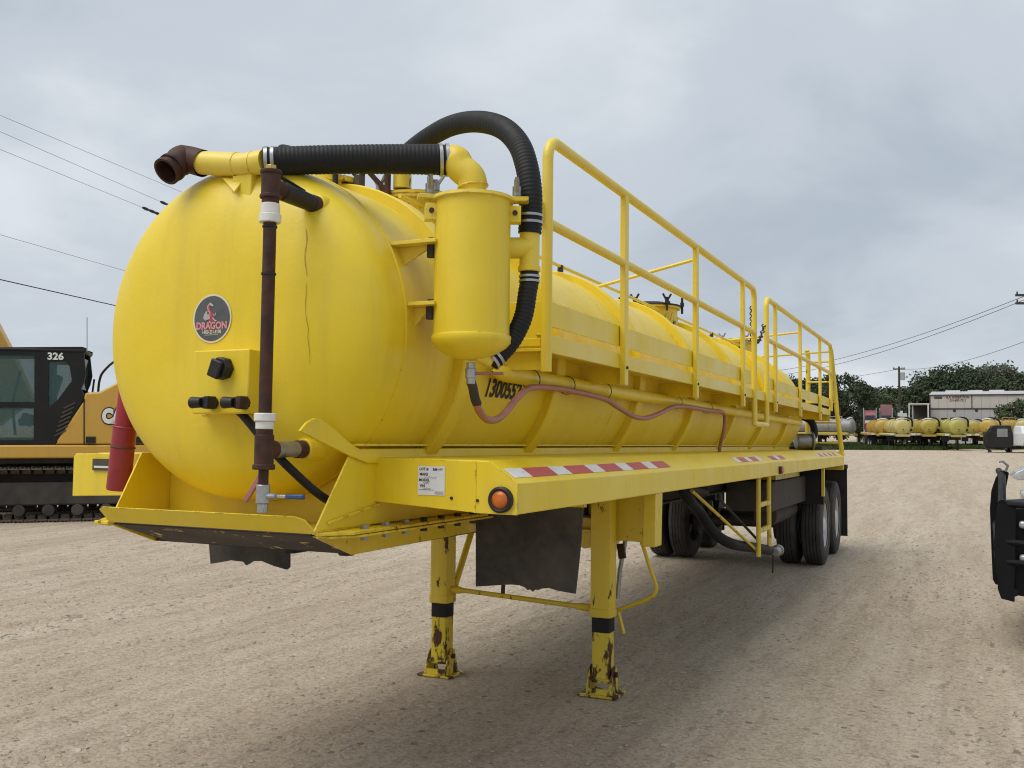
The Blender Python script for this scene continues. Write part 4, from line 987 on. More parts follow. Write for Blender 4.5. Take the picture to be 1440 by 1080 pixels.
# tracks
def track(y0, near):
    x0, x1, zc, r = -2.25, 2.25, .50, .46
    fr = MB().prism([(x0+.5, y0+.12, .30), (x1-.5, y0+.12, .30), (x1-.35, y0+.12, .72), (x0+.35, y0+.12, .72)], (0, .36, 0)).build('track_frame', m_under, EX, bevel=.03)
    Lp = []; n_ = 17; step = .19
    k = 0; x = x0
    path = []
    tot_s = x1-x0; per = 2*tot_s + 2*PI*r; cnt = int(per/step)
    for i in range(cnt):
        d = i*per/cnt
        if d < tot_s: p = (x0+d, zc+r, 0.0)
        elif d < tot_s + PI*r: a = (d-tot_s)/r; p = (x1+r*math.sin(a), zc+r*math.cos(a), -a)
        elif d < 2*tot_s + PI*r: p = (x1-(d-tot_s-PI*r), zc-r, -PI)
        else: a = (d-2*tot_s-PI*r)/r; p = (x0-r*math.sin(a), zc-r*math.cos(a), -PI-a)
        path.append(p)
    sm = MB().box(-.088, .088, 0, .60, -.012, .014).box(-.088, -.070, 0, .60, .014, .045).box(-.02, .0, 0, .60, .014, .035).box(.05, .066, 0, .60, .014, .035).box(-.07, .07, .18, .42, -.09, -.012).mesh('track_shoe', 0)
    sm.materials.append(m_track)
    for px2, pz, a in path:
        o = link('track_shoe', sm, None, fr); o.location = (px2, y0, pz); o.rotation_euler = (0, -a, 0)
    for x, rr in ((x0, .36), (x1, .36)):
        MB().cyl((x, y0+.14, zc), (x, y0+.46, zc), rr, n=24).cyl((x, y0+.09, zc), (x, y0+.51, zc), .16, n=16).build('track_wheel', m_under, fr, bevel=.02)
    for k in range(8):
        x = x0 + .55 + k*(x1-x0-1.1)/7
        MB().cyl((x, y0+.10, .21), (x, y0+.50, .21), .105, n=16).build('track_roller', m_under, fr, bevel=.01)
    for x in (x0+1.3, x1-1.3):
        MB().cyl((x, y0+.20, .84), (x, y0+.40, .84), .07, n=12).build('carrier_roller', m_under, fr)
track(W0, True); track(W1-.60, False)
MB().box(-.9, .9, .55, 2.55, .45, .98).build('car_body', m_under, EX, bevel=.05)
MB().cyl((0, 1.55, .98), (0, 1.55, 1.12), .75, n=32).build('slew_ring', m_under, EX)
# upper frame and engine house
zA, zB = ex(0, 645)[1], ex(0, 626)[1]
uf = MB().box(-1.75, 3.0, .06, 3.02, zA, zB).build('upper_frame', m_cat, EX, bevel=.03)
MB().box(-1.6, 2.4, .3, 2.9, zA-.10, zA).build('belly_plate', m_under, uf)
hp = [ex(78, 625), ex(80, 618), ex(116, 565), ex(119, 552), ex(139, 551), ex(150, 545), ex(163, 538), ex(175, 534), ex(305, 534), ex(312, 545), ex(312, 625)]
hs = MB().prism([(x, .08, z) for x, z in hp], (0, 2.92, 0)).build('engine_house', m_cat, EX, bevel=.035)
def seam(u0, v0, u1, v1, name='panel_gap', w=.010):
    a, b2 = ex(u0, v0), ex(u1, v1); d = Vector((b2[0]-a[0], b2[1]-a[1])).normalized(); nn = Vector((-d.y, d.x))*w
    return MB().prism([(a[0]+nn.x, .072, a[1]+nn.y), (a[0]-nn.x, .072, a[1]-nn.y), (b2[0]-nn.x, .072, b2[1]-nn.y), (b2[0]+nn.x, .072, b2[1]+nn.y)], (0, .01, 0)).build(name, m_catb, hs, smooth=0)
seam(117.5, 560, 117.5, 625); seam(185, 545, 185, 625); seam(240, 540, 240, 625)
for u in (120, 189, 250):
    a, b2 = ex(u, 624), ex(u+14, 614)
    vt = MB().box(a[0], b2[0], .066, .085, a[1], b2[1]).build('vent_grille', m_catb, hs)
    for k in range(3): MB().box(a[0]+.01, b2[0]-.01, .058, .066, a[1]+.02+k*.04, a[1]+.035+k*.04).build('vent_slat', m_under, vt)
mk_w = plain('decal_white', (0.75, 0.75, 0.74), 0.5, 0, 0.05, 9, bump_s=0)
lx_, lz_ = ex(164, 586)
for off, bd, mat in ((.071, .048, m_ink), (.066, .026, mk_w)):
    put_text('maker_lettering', 'CAT', .34, mat, hs, lambda x, y, o_=off: (lx_ + x, o_, lz_ + y), bold=bd, sx=0.74)
a = ex(164, 594.5)
MB().add([(a[0]-.08, .064, a[1]), (a[0]+.08, .064, a[1]), (a[0], .064, a[1]+.10)], [(0, 1, 2)]).build('maker_triangle', m_cat, hs, smooth=0)
MB().box(ex(312,0)[0]+.02, ex(312,0)[0]+.65, .15, 2.95, zA+.05, 2.45).build('counterweight', m_cat, EX, bevel=.12)
# cab
cab_o = [ex(u, v) for u, v in ((-75, 488), (115, 487), (120.5, 489), (120, 494), (117, 497), (120, 525), (117, 538), (113, 547), (118, 556), (114, 566), (80, 618), (77, 625), (-75, 625))]
def panel_frame(name, outer, holes, y, t, mat, parent):
    """a flat frame with window holes: bridged outline built with bmesh"""
    bm = bmesh.new()
    es = []
    for loop in [outer] + holes:
        vs = [bm.verts.new((x, y, z)) for x, z in loop]
        es += [bm.edges.new((vs[i], vs[(i+1) % len(vs)])) for i in range(len(vs))]
    bmesh.ops.triangle_fill(bm, use_beauty=True, use_dissolve=False, edges=es)
    r_ = bmesh.ops.extrude_face_region(bm, geom=bm.faces[:])
    for v in [g_ for g_ in r_['geom'] if isinstance(g_, bmesh.types.BMVert)]: v.co.y += t
    bmesh.ops.recalc_face_normals(bm, faces=bm.faces)
    me = bpy.data.meshes.new(name); bm.to_mesh(me); bm.free()
    return link(name, me, mat, parent)
w1 = [ex(u, v) for u, v in ((-66, 499), (47, 499), (47, 565), (-66, 565))]
w2 = [ex(u, v) for u, v in ((-66, 573), (46, 573), (46, 619), (-66, 619))]
w3 = [ex(u, v) for u, v in ((67, 508), (92, 508), (97, 515), (100, 535), (80, 562), (67, 573))]
cab = panel_frame('cab', cab_o, [w1, w2, w3], .10, .06, m_catb, EX)
panel_frame('cab_far_side', cab_o, [w1, w2, w3], 1.12, .06, m_catb, cab)
for w_ in (w1, w2, w3):
    for y in (.125, 1.15): MB().prism([(x, y, z) for x, z in w_], (0, .01, 0)).build('cab_window', m_cglass, cab, smooth=0)
a, b2 = ex(-75, 488), ex(120.5, 496)
MB().box(a[0], b2[0]-.01, .085, 1.20, b2[1], a[1]+.03).build('cab_roof', m_catb, cab, bevel=.03)
MB().box(a[0]+.02, b2[0]-.55, .16, 1.12, 1.42, 1.52).build('cab_floor', m_catb, cab)
MB().prism([(ex(119, 500)[0]-.10, .16, ex(0, 500)[1]), (ex(119, 500)[0]-.04, .16, ex(0, 500)[1]), (ex(112, 545)[0], .16, ex(0, 545)[1]), (ex(112, 545)[0]-.08, .16, ex(0, 545)[1])], (0, .96, 0)).build('rear_window', m_cglass, cab)
MB().obox((ex(76, 550, .65)[0], .65, ex(76, 550, .65)[1]), .12, .42, .62, (0, .28, 0)).build('seat_back', m_catb, cab, bevel=.05)
MB().obox((ex(50, 590, .65)[0], .65, ex(50, 592, .65)[1]), .52, .46, .14, (0, -.1, 0)).build('seat_base', m_catb, cab, bevel=.04)
MB().tube(smooth_path([(ex(15, 600)[0], .45, ex(0, 612)[1]), (ex(12, 560)[0], .45, ex(0, 565)[1]), (ex(22, 520)[0], .45, ex(0, 520)[1])]), .025, 8).build('control_lever', m_catb, cab)
MB().obox((ex(32, 600)[0], .42, ex(32, 590)[1]), .22, .12, .22, (0, .3, 0)).build('control_console', m_under, cab, bevel=.03)
for k in range(7):
    u = 97 - k*2.2; v = 570 + k*6.5
    a = ex(u, v); MB().obox((a[0], .085, a[1]), .22, .02, .03, (0, -.5, 0)).build('louvre', m_under, cab)
a = ex(77, 501)
put_text('cab_number', '326', .175, mk_w, cab, lambda x, y: (a[0]+x, .085, a[1]+y), bold=.006, sx=1.05)
MB().tube([(ex(118, 490)[0], .5, ex(0, 490)[1]), (ex(118, 438)[0], .5, ex(0, 438)[1])], .006, 6).build('antenna', m_catb, EX)
hr = [(ex(u, v, .30)[0], .30, ex(u, v, .30)[1]) for u, v in ((138, 551), (140, 535), (146, 522), (166, 506), (200, 503), (206, 510), (206, 540))]
MB().tube(smooth_path(hr, 4), .022, 8).build('handrail', m_catb, EX)
MB().tube([(ex(142, 0)[0], .30, ex(0, 530)[1]), (ex(140, 0)[0], .30, ex(0, 549)[1])], .018, 8).build('handrail_stay', m_catb, EX)
# boom, stick and bucket reaching out beyond the cab
bmv = [ex(u, v, 1.75) for u, v in ((45, 560), (14, 490), (-6, 452), (-66, 350), (-150, 255), (-220, 225), (-232, 250), (-180, 285), (-105, 385), (-60, 450), (-25, 530), (-5, 600))]
boom = MB().prism([(x, 1.75, z) for x, z in bmv], (0, .50, 0)).build('boom', m_cat, EX, bevel=.03)
MB().cyl((ex(-20, 600, 1.55)[0], 1.55, ex(-20, 600, 1.55)[1]), (ex(-90, 400, 1.55)[0], 1.55, ex(-90, 400, 1.55)[1]), .09, n=16).build('boom_cylinder', m_catb, EX)
stv_ = [ex(u, v, 1.85) for u, v in ((-255, 190), (-225, 200), (-260, 420), (-300, 560), (-325, 555), (-300, 400))]
MB().prism([(x, 1.85, z) for x, z in stv_], (0, .30, 0)).build('stick', m_cat, EX, bevel=.03)
bk = [ex(u, v, 1.45) for u, v in ((-300, 560), (-270, 600), (-262, 660), (-290, 710), (-340, 735), (-385, 715), (-372, 705), (-330, 690), (-312, 620))]
MB().prism([(x, 1.45, z) for x, z in bk], (0, 1.1, 0)).build('bucket', m_track, EX, bevel=.02)

# ================================================================== pickup trucks
m_wpaint = plain('white_car_paint', (0.70, 0.71, 0.72), 0.25, 0, 0.05, 3, dust=0.10, bump_s=0)
m_chrome = plain('chrome', (0.62, 0.63, 0.64), 0.15, 0.95, 0.1, 10, bump_s=0)
m_gblk = plain('guard_black', (0.005, 0.0055, 0.0075), 0.55, 0, 0.2, 8, dust=0.01, spec=0.2)
m_headl = plain('headlamp_glass', (0.50, 0.52, 0.54), 0.12, 0.3, 0.2, 12, bump_s=0)
ty2, rm2 = wheel_meshes(.41, .27, .235)
rm2.materials.clear(); rm2.materials.append(m_chrome)
def pickup(label):
    """local frame: front bumper at x = 0, bed towards +x, driver's side at y = 0"""
    t = empty('pickup_truck'); tag(t, label, 'pickup truck')
    side = [(.10, .55), (.06, .85), (.12, 1.26), (.24, 1.38), (1.55, 1.46), (1.70, 1.47), (5.75, 1.42), (5.80, .70), (5.72, .55)]
    def arch(cx_): return [(cx_+.50*math.cos(a), .46+.50*math.sin(a)) for a in np.linspace(0.18, PI-.18, 10)]
    low = [(5.72, .55)] + arch(4.85) + arch(1.05) + [(.10, .55)]
    poly = side[:-1] + low[:-1]
    body = MB().prism([(x, 0.03, z) for x, z in poly], (0, 1.96, 0)).build('body', m_wpaint, t, bevel=.05)
    gh = [(1.72, 1.44), (2.35, 1.95), (3.55, 1.98), (3.92, 1.40)]
    vs = [(x, .07, z) if z < 1.5 else (x, .20, z) for x, z in gh] + [(x, 1.95, z) if z < 1.5 else (x, 1.82, z) for x, z in gh]
    cb = MB().add(vs, [(0,1,2,3), (7,6,5,4), (0,4,5,1), (1,5,6,2), (2,6,7,3), (3,7,4,0)]).build('cab', m_wpaint, t, bevel=.03)
    MB().add([(1.83, .09, 1.43), (2.36, .185, 1.82), (2.72, .185, 1.83), (2.72, .085, 1.43)], [(0,1,2,3)]).build('door_window', m_winglass, cb)
    MB().add([(2.80, .085, 1.43), (2.80, .185, 1.83), (3.50, .185, 1.85), (3.74, .085, 1.43)], [(0,1,2,3)]).build('door_window', m_winglass, cb)
    MB().add([(1.76, .20, 1.44), (1.76, 1.82, 1.44), (2.27, 1.72, 1.85), (2.27, .30, 1.85)], [(0,1,2,3)]).build('windscreen', m_winglass, cb)
    MB().box(3.98, 5.70, .10, 1.92, 1.362, 1.372).build('bed_cover', m_gblk, t)
    for x in (1.05, 4.85):
        for y, rz in ((.16, PI/2*-1), (1.86, PI/2)):
            w = link('wheel', ty2, None, t); w.location = (x, y, .412); w.rotation_euler = (0, 0, rz)
            link('rim', rm2, None, w)
    MB().box(-.02, .10, .10, 1.92, .42, .72).build('front_bumper', m_chrome, t, bevel=.03)
    MB().box(5.78, 5.92, .10, 1.92, .45, .68).build('rear_bumper', m_chrome, t, bevel=.03)
    gr = MB().box(.03, .10, .50, 1.52, .74, 1.12).build('grille', m_gblk, t)
    for k in range(4): MB().box(.015, .03, .52, 1.50, .80+k*.09, .83+k*.09).build('grille_bar', m_chrome, gr)
    for y in (.06, 1.53):
        MB().box(.02, .26, y, y+.43, .86, 1.18).build('headlamp', m_headl, t, bevel=.03)
        MB().box(5.795, 5.815, y-.02 if y < 1 else y+.25, y+.16 if y < 1 else y+.44, .80, 1.25).build('tail_lamp', m_redlens, t, bevel=.01)
    MB().tube([(.9, .02, 1.30), (.8, -.04, 1.40)], .02, 6).build('mirror_arm', m_gblk, t)
    return t
near = pickup('white pickup truck with a black steel grille guard')
gy_ = 2.49
x_front = P(1420, 760, 1, gy_, False)[0]
near.location = (x_front + .13, 2.42, 0)
def nl(u, v, y):
    q = P(u, v, 1, y, False); return (q[0]-near.location.x, y-near.location.y, q[2])
pl1 = [nl(u, v, gy_) for u, v in ((1401, 720), (1404, 709), (1411, 704), (1424, 706), (1429, 714), (1428, 800), (1426, 828), (1432, 830), (1432, 838), (1427, 839), (1427, 847), (1408, 842), (1403, 828), (1403, 815), (1399, 800), (1398, 760))]
guard = MB().prism(pl1, (0, .02, 0)).build('grille_guard', m_gblk, near, bevel=.006)
pl2 = [nl(u, v, 3.40) for u, v in ((1392, 715), (1394, 690), (1400, 672), (1406, 663), (1413, 661), (1419, 665), (1414, 690), (1410, 730), (1410, 790), (1408, 823), (1400, 822), (1396, 815), (1394, 770))]
MB().prism(pl2, (0, .02, 0)).build('guard_upright', m_gblk, guard, bevel=.006)
for a, b2, r in ((((1409, 708)), (1409, 668), .030), ((1403, 770), (1400, 735), .026), ((1405, 800), (1402, 775), .026)):
    MB().tube([nl(*a, gy_), nl(*b2, 3.40), (nl(*b2, 3.40)[0], 1.95, nl(*b2, 3.40)[2])], r, 10).build('guard_crossbar', m_gblk, guard)
for v in (709, 762, 790):
    p = nl(1416, v, gy_+.02); MB().tube([p, (p[0]+.35, p[1]-.10, p[2]-.01), (p[0]+.75, p[1]-.22, p[2]-.02)], .024, 10).build('guard_wing_bar', m_gblk, guard)
for u, v, y in ((1433, 738, 2.50), (1434, 785, 2.50)):
    p = nl(u, v, y); MB().box(p[0], p[0]+.16, p[1], p[1]+.05, p[2]-.030, p[2]+.030).build('fog_lamp', m_headl, near, bevel=.02)
bmp = [nl(u, v, 2.56) for u, v in ((1411, 714), (1455, 712), (1455, 842), (1432, 838), (1416, 826), (1408, 800), (1406, 750))]
MB().prism(bmp, (0, .95, 0)).build('guard_bumper', m_gblk, guard, bevel=.02)
hl = [nl(u, v, 2.70) for u, v in ((1423, 671), (1430, 664), (1442, 659), (1470, 655), (1470, 676), (1432, 675))]
MB().prism(hl, (0, .5, 0)).build('hood_corner', m_headl, near, bevel=.004)
p = nl(1414, 663, 3.40)
MB().tube([p, (p[0]+.02, p[1], p[2]+.05), (p[0]-.02, p[1], p[2]+.09), (p[0]-.05, p[1], p[2]+.085)], .012, 8).build('guard_hook', m_steel, guard)

# ================================================================== yard behind: parked trailers, trucks, shed, building
m_far = paint('far_yellow', (0.44, 0.34, 0.050), fade=(0.46, 0.38, 0.15), fade_amt=0.6, dirt=0.45, edges=False)
m_fgrey = plain('far_grey_tank', (0.24, 0.24, 0.24), 0.5, 0.2, 0.15, 3, dust=0.2)
def far_trailer(mat):
    t = empty('parked_trailer')
    Rr = .74; zc = 2.15
    pf = [(Rr*max(0, math.cos(PI/2*(1-k/8)))**.7, -.34*math.sin(PI/2*(1-k/8))**.7) for k in range(9)] + [(Rr, 1), (Rr, 5), (Rr, 10.5), (Rr*.6, 10.8), (0, 10.85)]
    tk = MB().lathe(pf, (0, 0, zc), (0, 1, 0), 32).build('tank', mat, t, smooth=45)
    for y in (.8, 2.0, 3.6, 5.2, 6.8, 8.4, 10): MB().lathe([(Rr-.01, -.06), (Rr+.06, -.06), (Rr+.06, .06), (Rr-.01, .06)], (0, y, zc), (0, 1, 0), 32).build('stiffener_ring', mat, tk)
    MB().box(-.16, .14, -.46, -.25, 1.80, 2.05).build('junction_box', mat, tk); MB().box(-.08, .02, -.52, -.46, 1.90, 1.98).build('socket_cover', m_black, tk)
    MB().box(-.62, .62, -.42, 10.9, 1.25, 1.46).build('frame', m_far, t, bevel=.02)
    for s in (-1, 1):
        MB().prism([(s*1.24, 0, 1.36), (s*1.24, 0, 1.50), (s*1.10, 0, 1.58), (s*.62, 0, 1.58), (s*.62, 0, 1.36)], (0, 10.9, 0)).build('side_deck', m_far, t)
        MB().box(s*.95-.17, s*.95+.17, -.02, -.005, 1.38, 1.56).build('white_placard', m_paper, t)
        lg = MB().box(s*.62-.075, s*.62+.075, 2.6, 2.75, .04, 1.3).build('landing_leg', m_dkst, t); MB().box(s*.62-.15, s*.62+.15, 2.55, 2.8, 0, .04).build('foot_pad', m_dkst, lg)
        MB().box(s*.85-.3, s*.85+.3, 1.0, 1.02, .85, 1.36).build('mud_flap', m_black, t)
        for y in (9.0, 10.25):
            w = link('wheel', ty_me, None, t); w.location = (s*1.0, y, .507); w.rotation_euler = (0, 0, 0 if s > 0 else PI); link('rim', rm_me, None, w)
    MB().box(-.9, .9, 2.62, 2.72, .95, 1.25).build('cross_beam', m_dkst, t)
    MB().tube(smooth_path([(-.2, .5, 2.9), (.1, .1, 3.05), (.6, -.05, 3.02), (.95, .3, 2.75), (1.0, .5, 2.2), (.9, .6, 1.8)]), .075, 10).build('arched_hose', m_hose, t, smooth=60)
    MB().tube(smooth_path([(-.5, .2, 2.85), (-.1, 0, 2.98), (.5, .0, 2.95)]), .06, 8).build('top_pipe', m_paper, t, smooth=60)
    MB().lathe([(0, 1.95), (.16, 2.0), (.16, 2.75), (0, 2.8)], (1.0, .6, 0), (0, 0, 1), 16).build('separator_bottle', mat, t)
    for y in (1.5, 5.0): MB().lathe([(.28, 2.85), (.28, 3.02), (.32, 3.02), (.32, 3.06), (0, 3.10)], (0, y, 0), (0, 0, 1), 18).build('manhole', m_dkst, t)
    MB().tube([(1.0, 1.2, 3.1), (1.0, 9, 3.1)], .03, 6).build('handrail', m_far, t)
    for y in (1.2, 4, 6.6, 9): MB().tube([(1.0, y, 2.0), (1.0, y, 3.1)], .03, 6).build('rail_post', m_far, t)
    return t
ROWDIR = YAW - math.radians(9)                                   # they stand nose towards us, tails swung a little to the left
ft = far_trailer(m_far)
SPL = {1241: 'yellow tank trailer standing beside the broadside grey tank trailer', 1268: 'yellow tank trailer standing before the post of white boards', 1305: 'yellow tank trailer standing before the open shed', 1346: 'yellow tank trailer standing below the red building lettering', 1388: 'slewed yellow tank trailer left of the black pump skid', 1437: 'yellow tank trailer behind the far white pickup truck'}
spots = [(1255, 97, .05), (1287, 95, -.05), (1327, 96, .04), (1368, 95, -.1), (1413, 97, .08), (1241, 84, -.10), (1268, 80, 0.03), (1305, 81, -.06), (1346, 78, .05), (1388, 80, -.42), (1437, 84, -.2)]
FL = ['yellow tank trailer in the far row beside the wrecked tank trailer', None]
for i, (u, dep, ra) in enumerate(spots):
    o = ft if i == 0 else copy_tree(ft)
    o.scale = (.86, .86, .86)
    p = G(u, dep); o.location = p; o.rotation_euler = (0, 0, math.atan2(-(p.x-CAM[0]), p.y-CAM[1]) + math.radians(11) + ra)
    tag(o, 'yellow tank trailer parked behind the front rank of the far row' if dep > 90 else SPL[u], 'tank trailer', 'yellow trailers of the far back rank' if dep > 90 else 'yellow trailers parked in the far row')
ug = far_trailer(m_fgrey)
p = G(1196, 82); ug.location = p; ug.rotation_euler = (0, 0, math.atan2(-(p.x-CAM[0]), p.y-CAM[1]) + 1.25)
tag(ug, 'pale grey tank trailer standing broadside at the end of the far row', 'tank trailer')

tints = [paint('far_yellow_olive', (0.40, 0.36, 0.07), fade=(0.42, 0.40, 0.16), fade_amt=.6, dirt=.4, edges=False), paint('far_yellow_orange', (0.50, 0.33, 0.05), fade=(0.48, 0.36, 0.14), fade_amt=.5, dirt=.55, edges=False), paint('far_yellow_pale', (0.50, 0.42, 0.13), fade=(0.52, 0.46, 0.24), fade_amt=.6, dirt=.35, edges=False)]
for i, o in enumerate([q_ for q_ in COL.objects if q_.name.startswith('parked_trailer') and q_ is not ug]):
    k = i % 4
    if k == 3: continue
    for ch in [q_ for q_ in COL.objects if q_.parent == o]:
        for c_ in [ch] + [q_ for q_ in COL.objects if q_.parent == ch]:
            if c_.material_slots and c_.material_slots[0].material is m_far:
                c_.material_slots[0].link = 'OBJECT'; c_.material_slots[0].material = tints[k]
ug.scale = (.88, .88, .88)
# grass strip under the far row
def grass_patch(name, u0, u1, d0, d1, cnt, h):
    vs, fs = [], []
    for i in range(cnt):
        p = G(random.uniform(u0, u1), random.uniform(d0, d1)); w = random.uniform(.05, .16); hh = h*random.uniform(.4, 1.2); a = random.uniform(0, PI)
        dx, dy = math.cos(a)*w, math.sin(a)*w; b0 = len(vs)
        vs += [(p.x-dx, p.y-dy, -.02), (p.x+dx, p.y+dy, -.02), (p.x+dx*.2+random.uniform(-.1, .1), p.y+dy*.2, hh)]; fs.append((b0, b0+1, b0+2))
    me = bpy.data.meshes.new(name); me.from_pydata(vs, [], fs)
    o = link(name, me, m_grass); tag(o, 'rough green grass growing under the far trailer row', 'grass', kind='stuff'); return o
m_grass = plain('grass', (0.050, 0.075, 0.022), 0.9, 0, 0.5, 0.6, bump_s=0, spec=0.2)
grass_patch('grass', 1090, 1330, 79, 104, 26000, .34)
grass_patch('grass', 1330, 1560, 84, 104, 9000, .22)

# two red lorries beyond
m_maroon = plain('maroon_paint', (0.16, 0.055, 0.065), 0.4, 0, 0.2, 2)
m_lred = plain('lorry_red', (0.20, 0.045, 0.05), 0.4, 0, 0.2, 2)
m_navy = plain('navy_paint', (0.03, 0.035, 0.08), 0.4, 0, 0.2, 2)
def lorry(u, dep, mat, tall, label):
    t = empty('yard_tractor', G(u, dep)); t.rotation_euler = (0, 0, YAW - .40); t.scale = (.46, .6, .97)
    tag(t, label, 'truck')
    h = 4.25 if tall else 3.65
    MB().prism([(-1.15, 0, 1.0), (1.15, 0, 1.0), (1.15, .0, 2.35), (-1.15, 0, 2.35)], (0, 1.5, 0)).build('bonnet', m_navy if tall else mat, t, bevel=.1)
    cb = MB().prism([(-1.2, 1.5, 1.0), (-1.2, 1.5, 2.35), (-1.2, 1.95, 3.2), (-1.2, 2.6, h), (-1.2, 4.2, h), (-1.2, 4.2, 1.0)], (2.4, 0, 0)).build('cab', mat, t, bevel=.06)
    MB().prism([(-1.0, 1.50, 2.42), (1.0, 1.50, 2.42), (.95, 1.90, 3.12), (-.95, 1.90, 3.12)], (0, -.02, .0)).build('windscreen', m_winglass, cb)
    MB().box(-1.0, 1.0, 1.42, 1.56, 2.36, 2.60).build('sun_visor', m_white, cb)
    MB().box(-.55, .55, -.05, .0, 1.15, 2.2).build('radiator_grille', m_chrome, t)
    for s in (-1, 1):
        MB().cyl((s*1.28, 1.9, 1.4), (s*1.28, 1.9, 3.9), .08, n=10).build('exhaust_stack', m_chrome, t)
        MB().box(s*1.05-.18, s*1.05+.18, -.03, .02, 1.4, 1.65).build('headlamp', m_headl, t)
        w = link('wheel', ty_me, None, t); w.location = (s*1.0, .6, .507); w.rotation_euler = (0, 0, 0 if s > 0 else PI)
        w = link('wheel', ty_me, None, t); w.location = (s*1.0, 5.2, .507); w.rotation_euler = (0, 0, 0 if s > 0 else PI)
    MB().box(-.5, .5, 1.0, 6.5, .7, 1.0).build('chassis', m_dkst, t)
lorry(1222, 97, m_lred, False, 'small red truck cab showing over the far trailers')
lorry(1245, 97, m_maroon, True, 'tall narrow maroon truck cab with a white visor behind the far trailers')
# white boards on a post
sp = empty('board_post', G(1267.5, 98)); sp.rotation_euler = (0, 0, YAW); tag(sp, 'post carrying four white boards left of the open shed', 'sign')
MB().box(-.12, .12, 0, .12, 0, 3.5).build('post', m_paper, sp)
for x0, z0 in ((-.42, 2.95), (.08, 2.9), (-.46, 2.30), (.05, 2.25)): MB().box(x0, x0+.42, -.06, 0, z0, z0+.36).build('board', m_paper, sp)

# metal building with open shed
m_wall = plain('metal_wall', (0.50, 0.47, 0.43), 0.6, 0, 0.08, 0.5, dust=0.12, bump_s=0)
m_wall2 = plain('grey_wall', (0.40, 0.40, 0.40), 0.6, 0, 0.10, 0.5, dust=0.1, bump_s=0)
m_roof = plain('metal_roof', (0.46, 0.45, 0.46), 0.5, 0.2, 0.1, 0.6, bump_s=0)
m_trim = plain('dark_trim', (0.07, 0.055, 0.05), 0.6, 0, 0.2, 2, bump_s=0)
m_bldt = plain('sign_red', (0.16, 0.045, 0.04), 0.6, 0, 0.2, 2, bump_s=0)
BD = 118.0; BS = F_PX/BD
bo = G(1308, BD); BRZ = YAW - .46
BL = empty('metal_building', bo, BRZ); bpl = side_plane(bo, BRZ)
tag(BL, 'pale metal building with red lettering and three ridge vents', 'building')
def bz(v): return bpl(1330, v)[1]
def bxx(u): return bpl(u, 570)[0]
BW = bxx(1520)
zE, zR_, zM_ = bz(555.5), bz(551), bz(574.5)
for k in range(17):                                             # ribbed wall sheets
    MB().box(k*BW/17+.01, (k+1)*BW/17-.01, 0, .10, zM_+.05, zE-.08).build('wall_sheet', m_wall, BL)
    MB().box(k*BW/17+.01, (k+1)*BW/17-.01, .0, .10, 0, zM_-.12).build('lower_wall_sheet', m_wall2, BL)
MB().box(.02, BW-.02, .12, 12, 0, zE).build('building_core', m_wall2, BL)
MB().box(-.05, BW+.05, -.05, .12, zM_-.11, zM_+.04).build('wall_trim', m_trim, BL)
MB().box(-.10, BW+.1, -.14, .12, zE-.07, zE+.05).build('gutter', m_trim, BL)
MB().box(bxx(1366), bxx(1367.2), -.04, .02, zM_+.05, zE-.08).build('downpipe', m_trim, BL); MB().box(-.10, .0, -.06, .2, 0, zE).build('corner_trim', m_trim, BL)
MB().prism([(-.15, -.10, zE+.06), (-.15, 6, zE+.62), (-.15, 12.1, zE+.06)], (BW+.3, 0, 0)).build('roof', m_roof, BL)
for u_ in (1328, 1360, 1391):
    x = bxx(u_); MB().box(x, x+bxx(1349)-bxx(1328), 3.2, 3.9, zE+.33, zE+.66).build('ridge_vent', m_paper, BL)
for u in (1342, 1373, 1405):
    x = bxx(u); MB().cyl((x, -.03, bz(577.5)), (x, .01, bz(577.5)), .16, n=16).build('wall_fan', m_ink, BL)
MB().box(bxx(1314), bxx(1325), -.012, -.002, bz(561), bz(557.5)).build('logo_sign', m_trim, BL)
for t_, v, s_ in (('R.A. ROBERTSON', 559, .40), ('210-600-7011', 563.3, .40)):
    put_text('wall_lettering', t_, s_, m_bldt, BL, lambda x, y, v_=v: (bxx(1347) + x, -.01, bz(v_) + y), bold=.012, sx=.80)
SH = empty('open_shed', G(1277, BD-1), BRZ); tag(SH, 'open sided white framed shed against the metal building', 'shed')
sw = side_plane(G(1277, BD-1), BRZ)(1306, 570)[0]
MB().box(0, sw, 0, 6, bz(569), bz(567.5)).build('shed_roof', m_paper, SH)
for x in (0, sw-.14): MB().box(x, x+.14, 0, .14, 0, bz(569)).build('shed_post', m_paper, SH); MB().box(x, x+.14, 5.8, 5.94, 0, bz(569)).build('shed_post', m_paper, SH)
MB().box(.14, sw-.14, 5.6, 5.7, 0, bz(569)).build('shed_back', m_trim, SH)
# black machine and white pickup by the row
mc = empty('portable_pump', G(1406, 72)); mc.rotation_euler = (0, 0, YAW - .3); tag(mc, 'black boxy pump skid standing before the far trailers', 'pump')
MB().box(-.95, .8, 0, 1.6, .35, 1.55).build('pump_body', m_black, mc, bevel=.06)
MB().prism([(-.70, .1, 1.55), (-.45, .1, 2.0), (.72, .1, 2.0), (.78, .1, 1.55)], (0, 1.3, 0)).build('pump_hood', m_black, mc, bevel=.05)
MB().box(-.25, .45, -.03, .02, 1.15, 1.75).build('control_panel', m_fgrey, mc); MB().box(-.2, .4, .06, .1, 1.66, 1.9).build('hood_window', m_winglass, mc)
MB().tube(smooth_path([(-.5, -.05, 1.9), (-.95, -.3, 1.5), (-1.15, -.4, .9), (-1.0, -.4, .35), (-.7, -.4, .08)]), .06, 8).build('pump_hose', m_hose, mc, smooth=60)
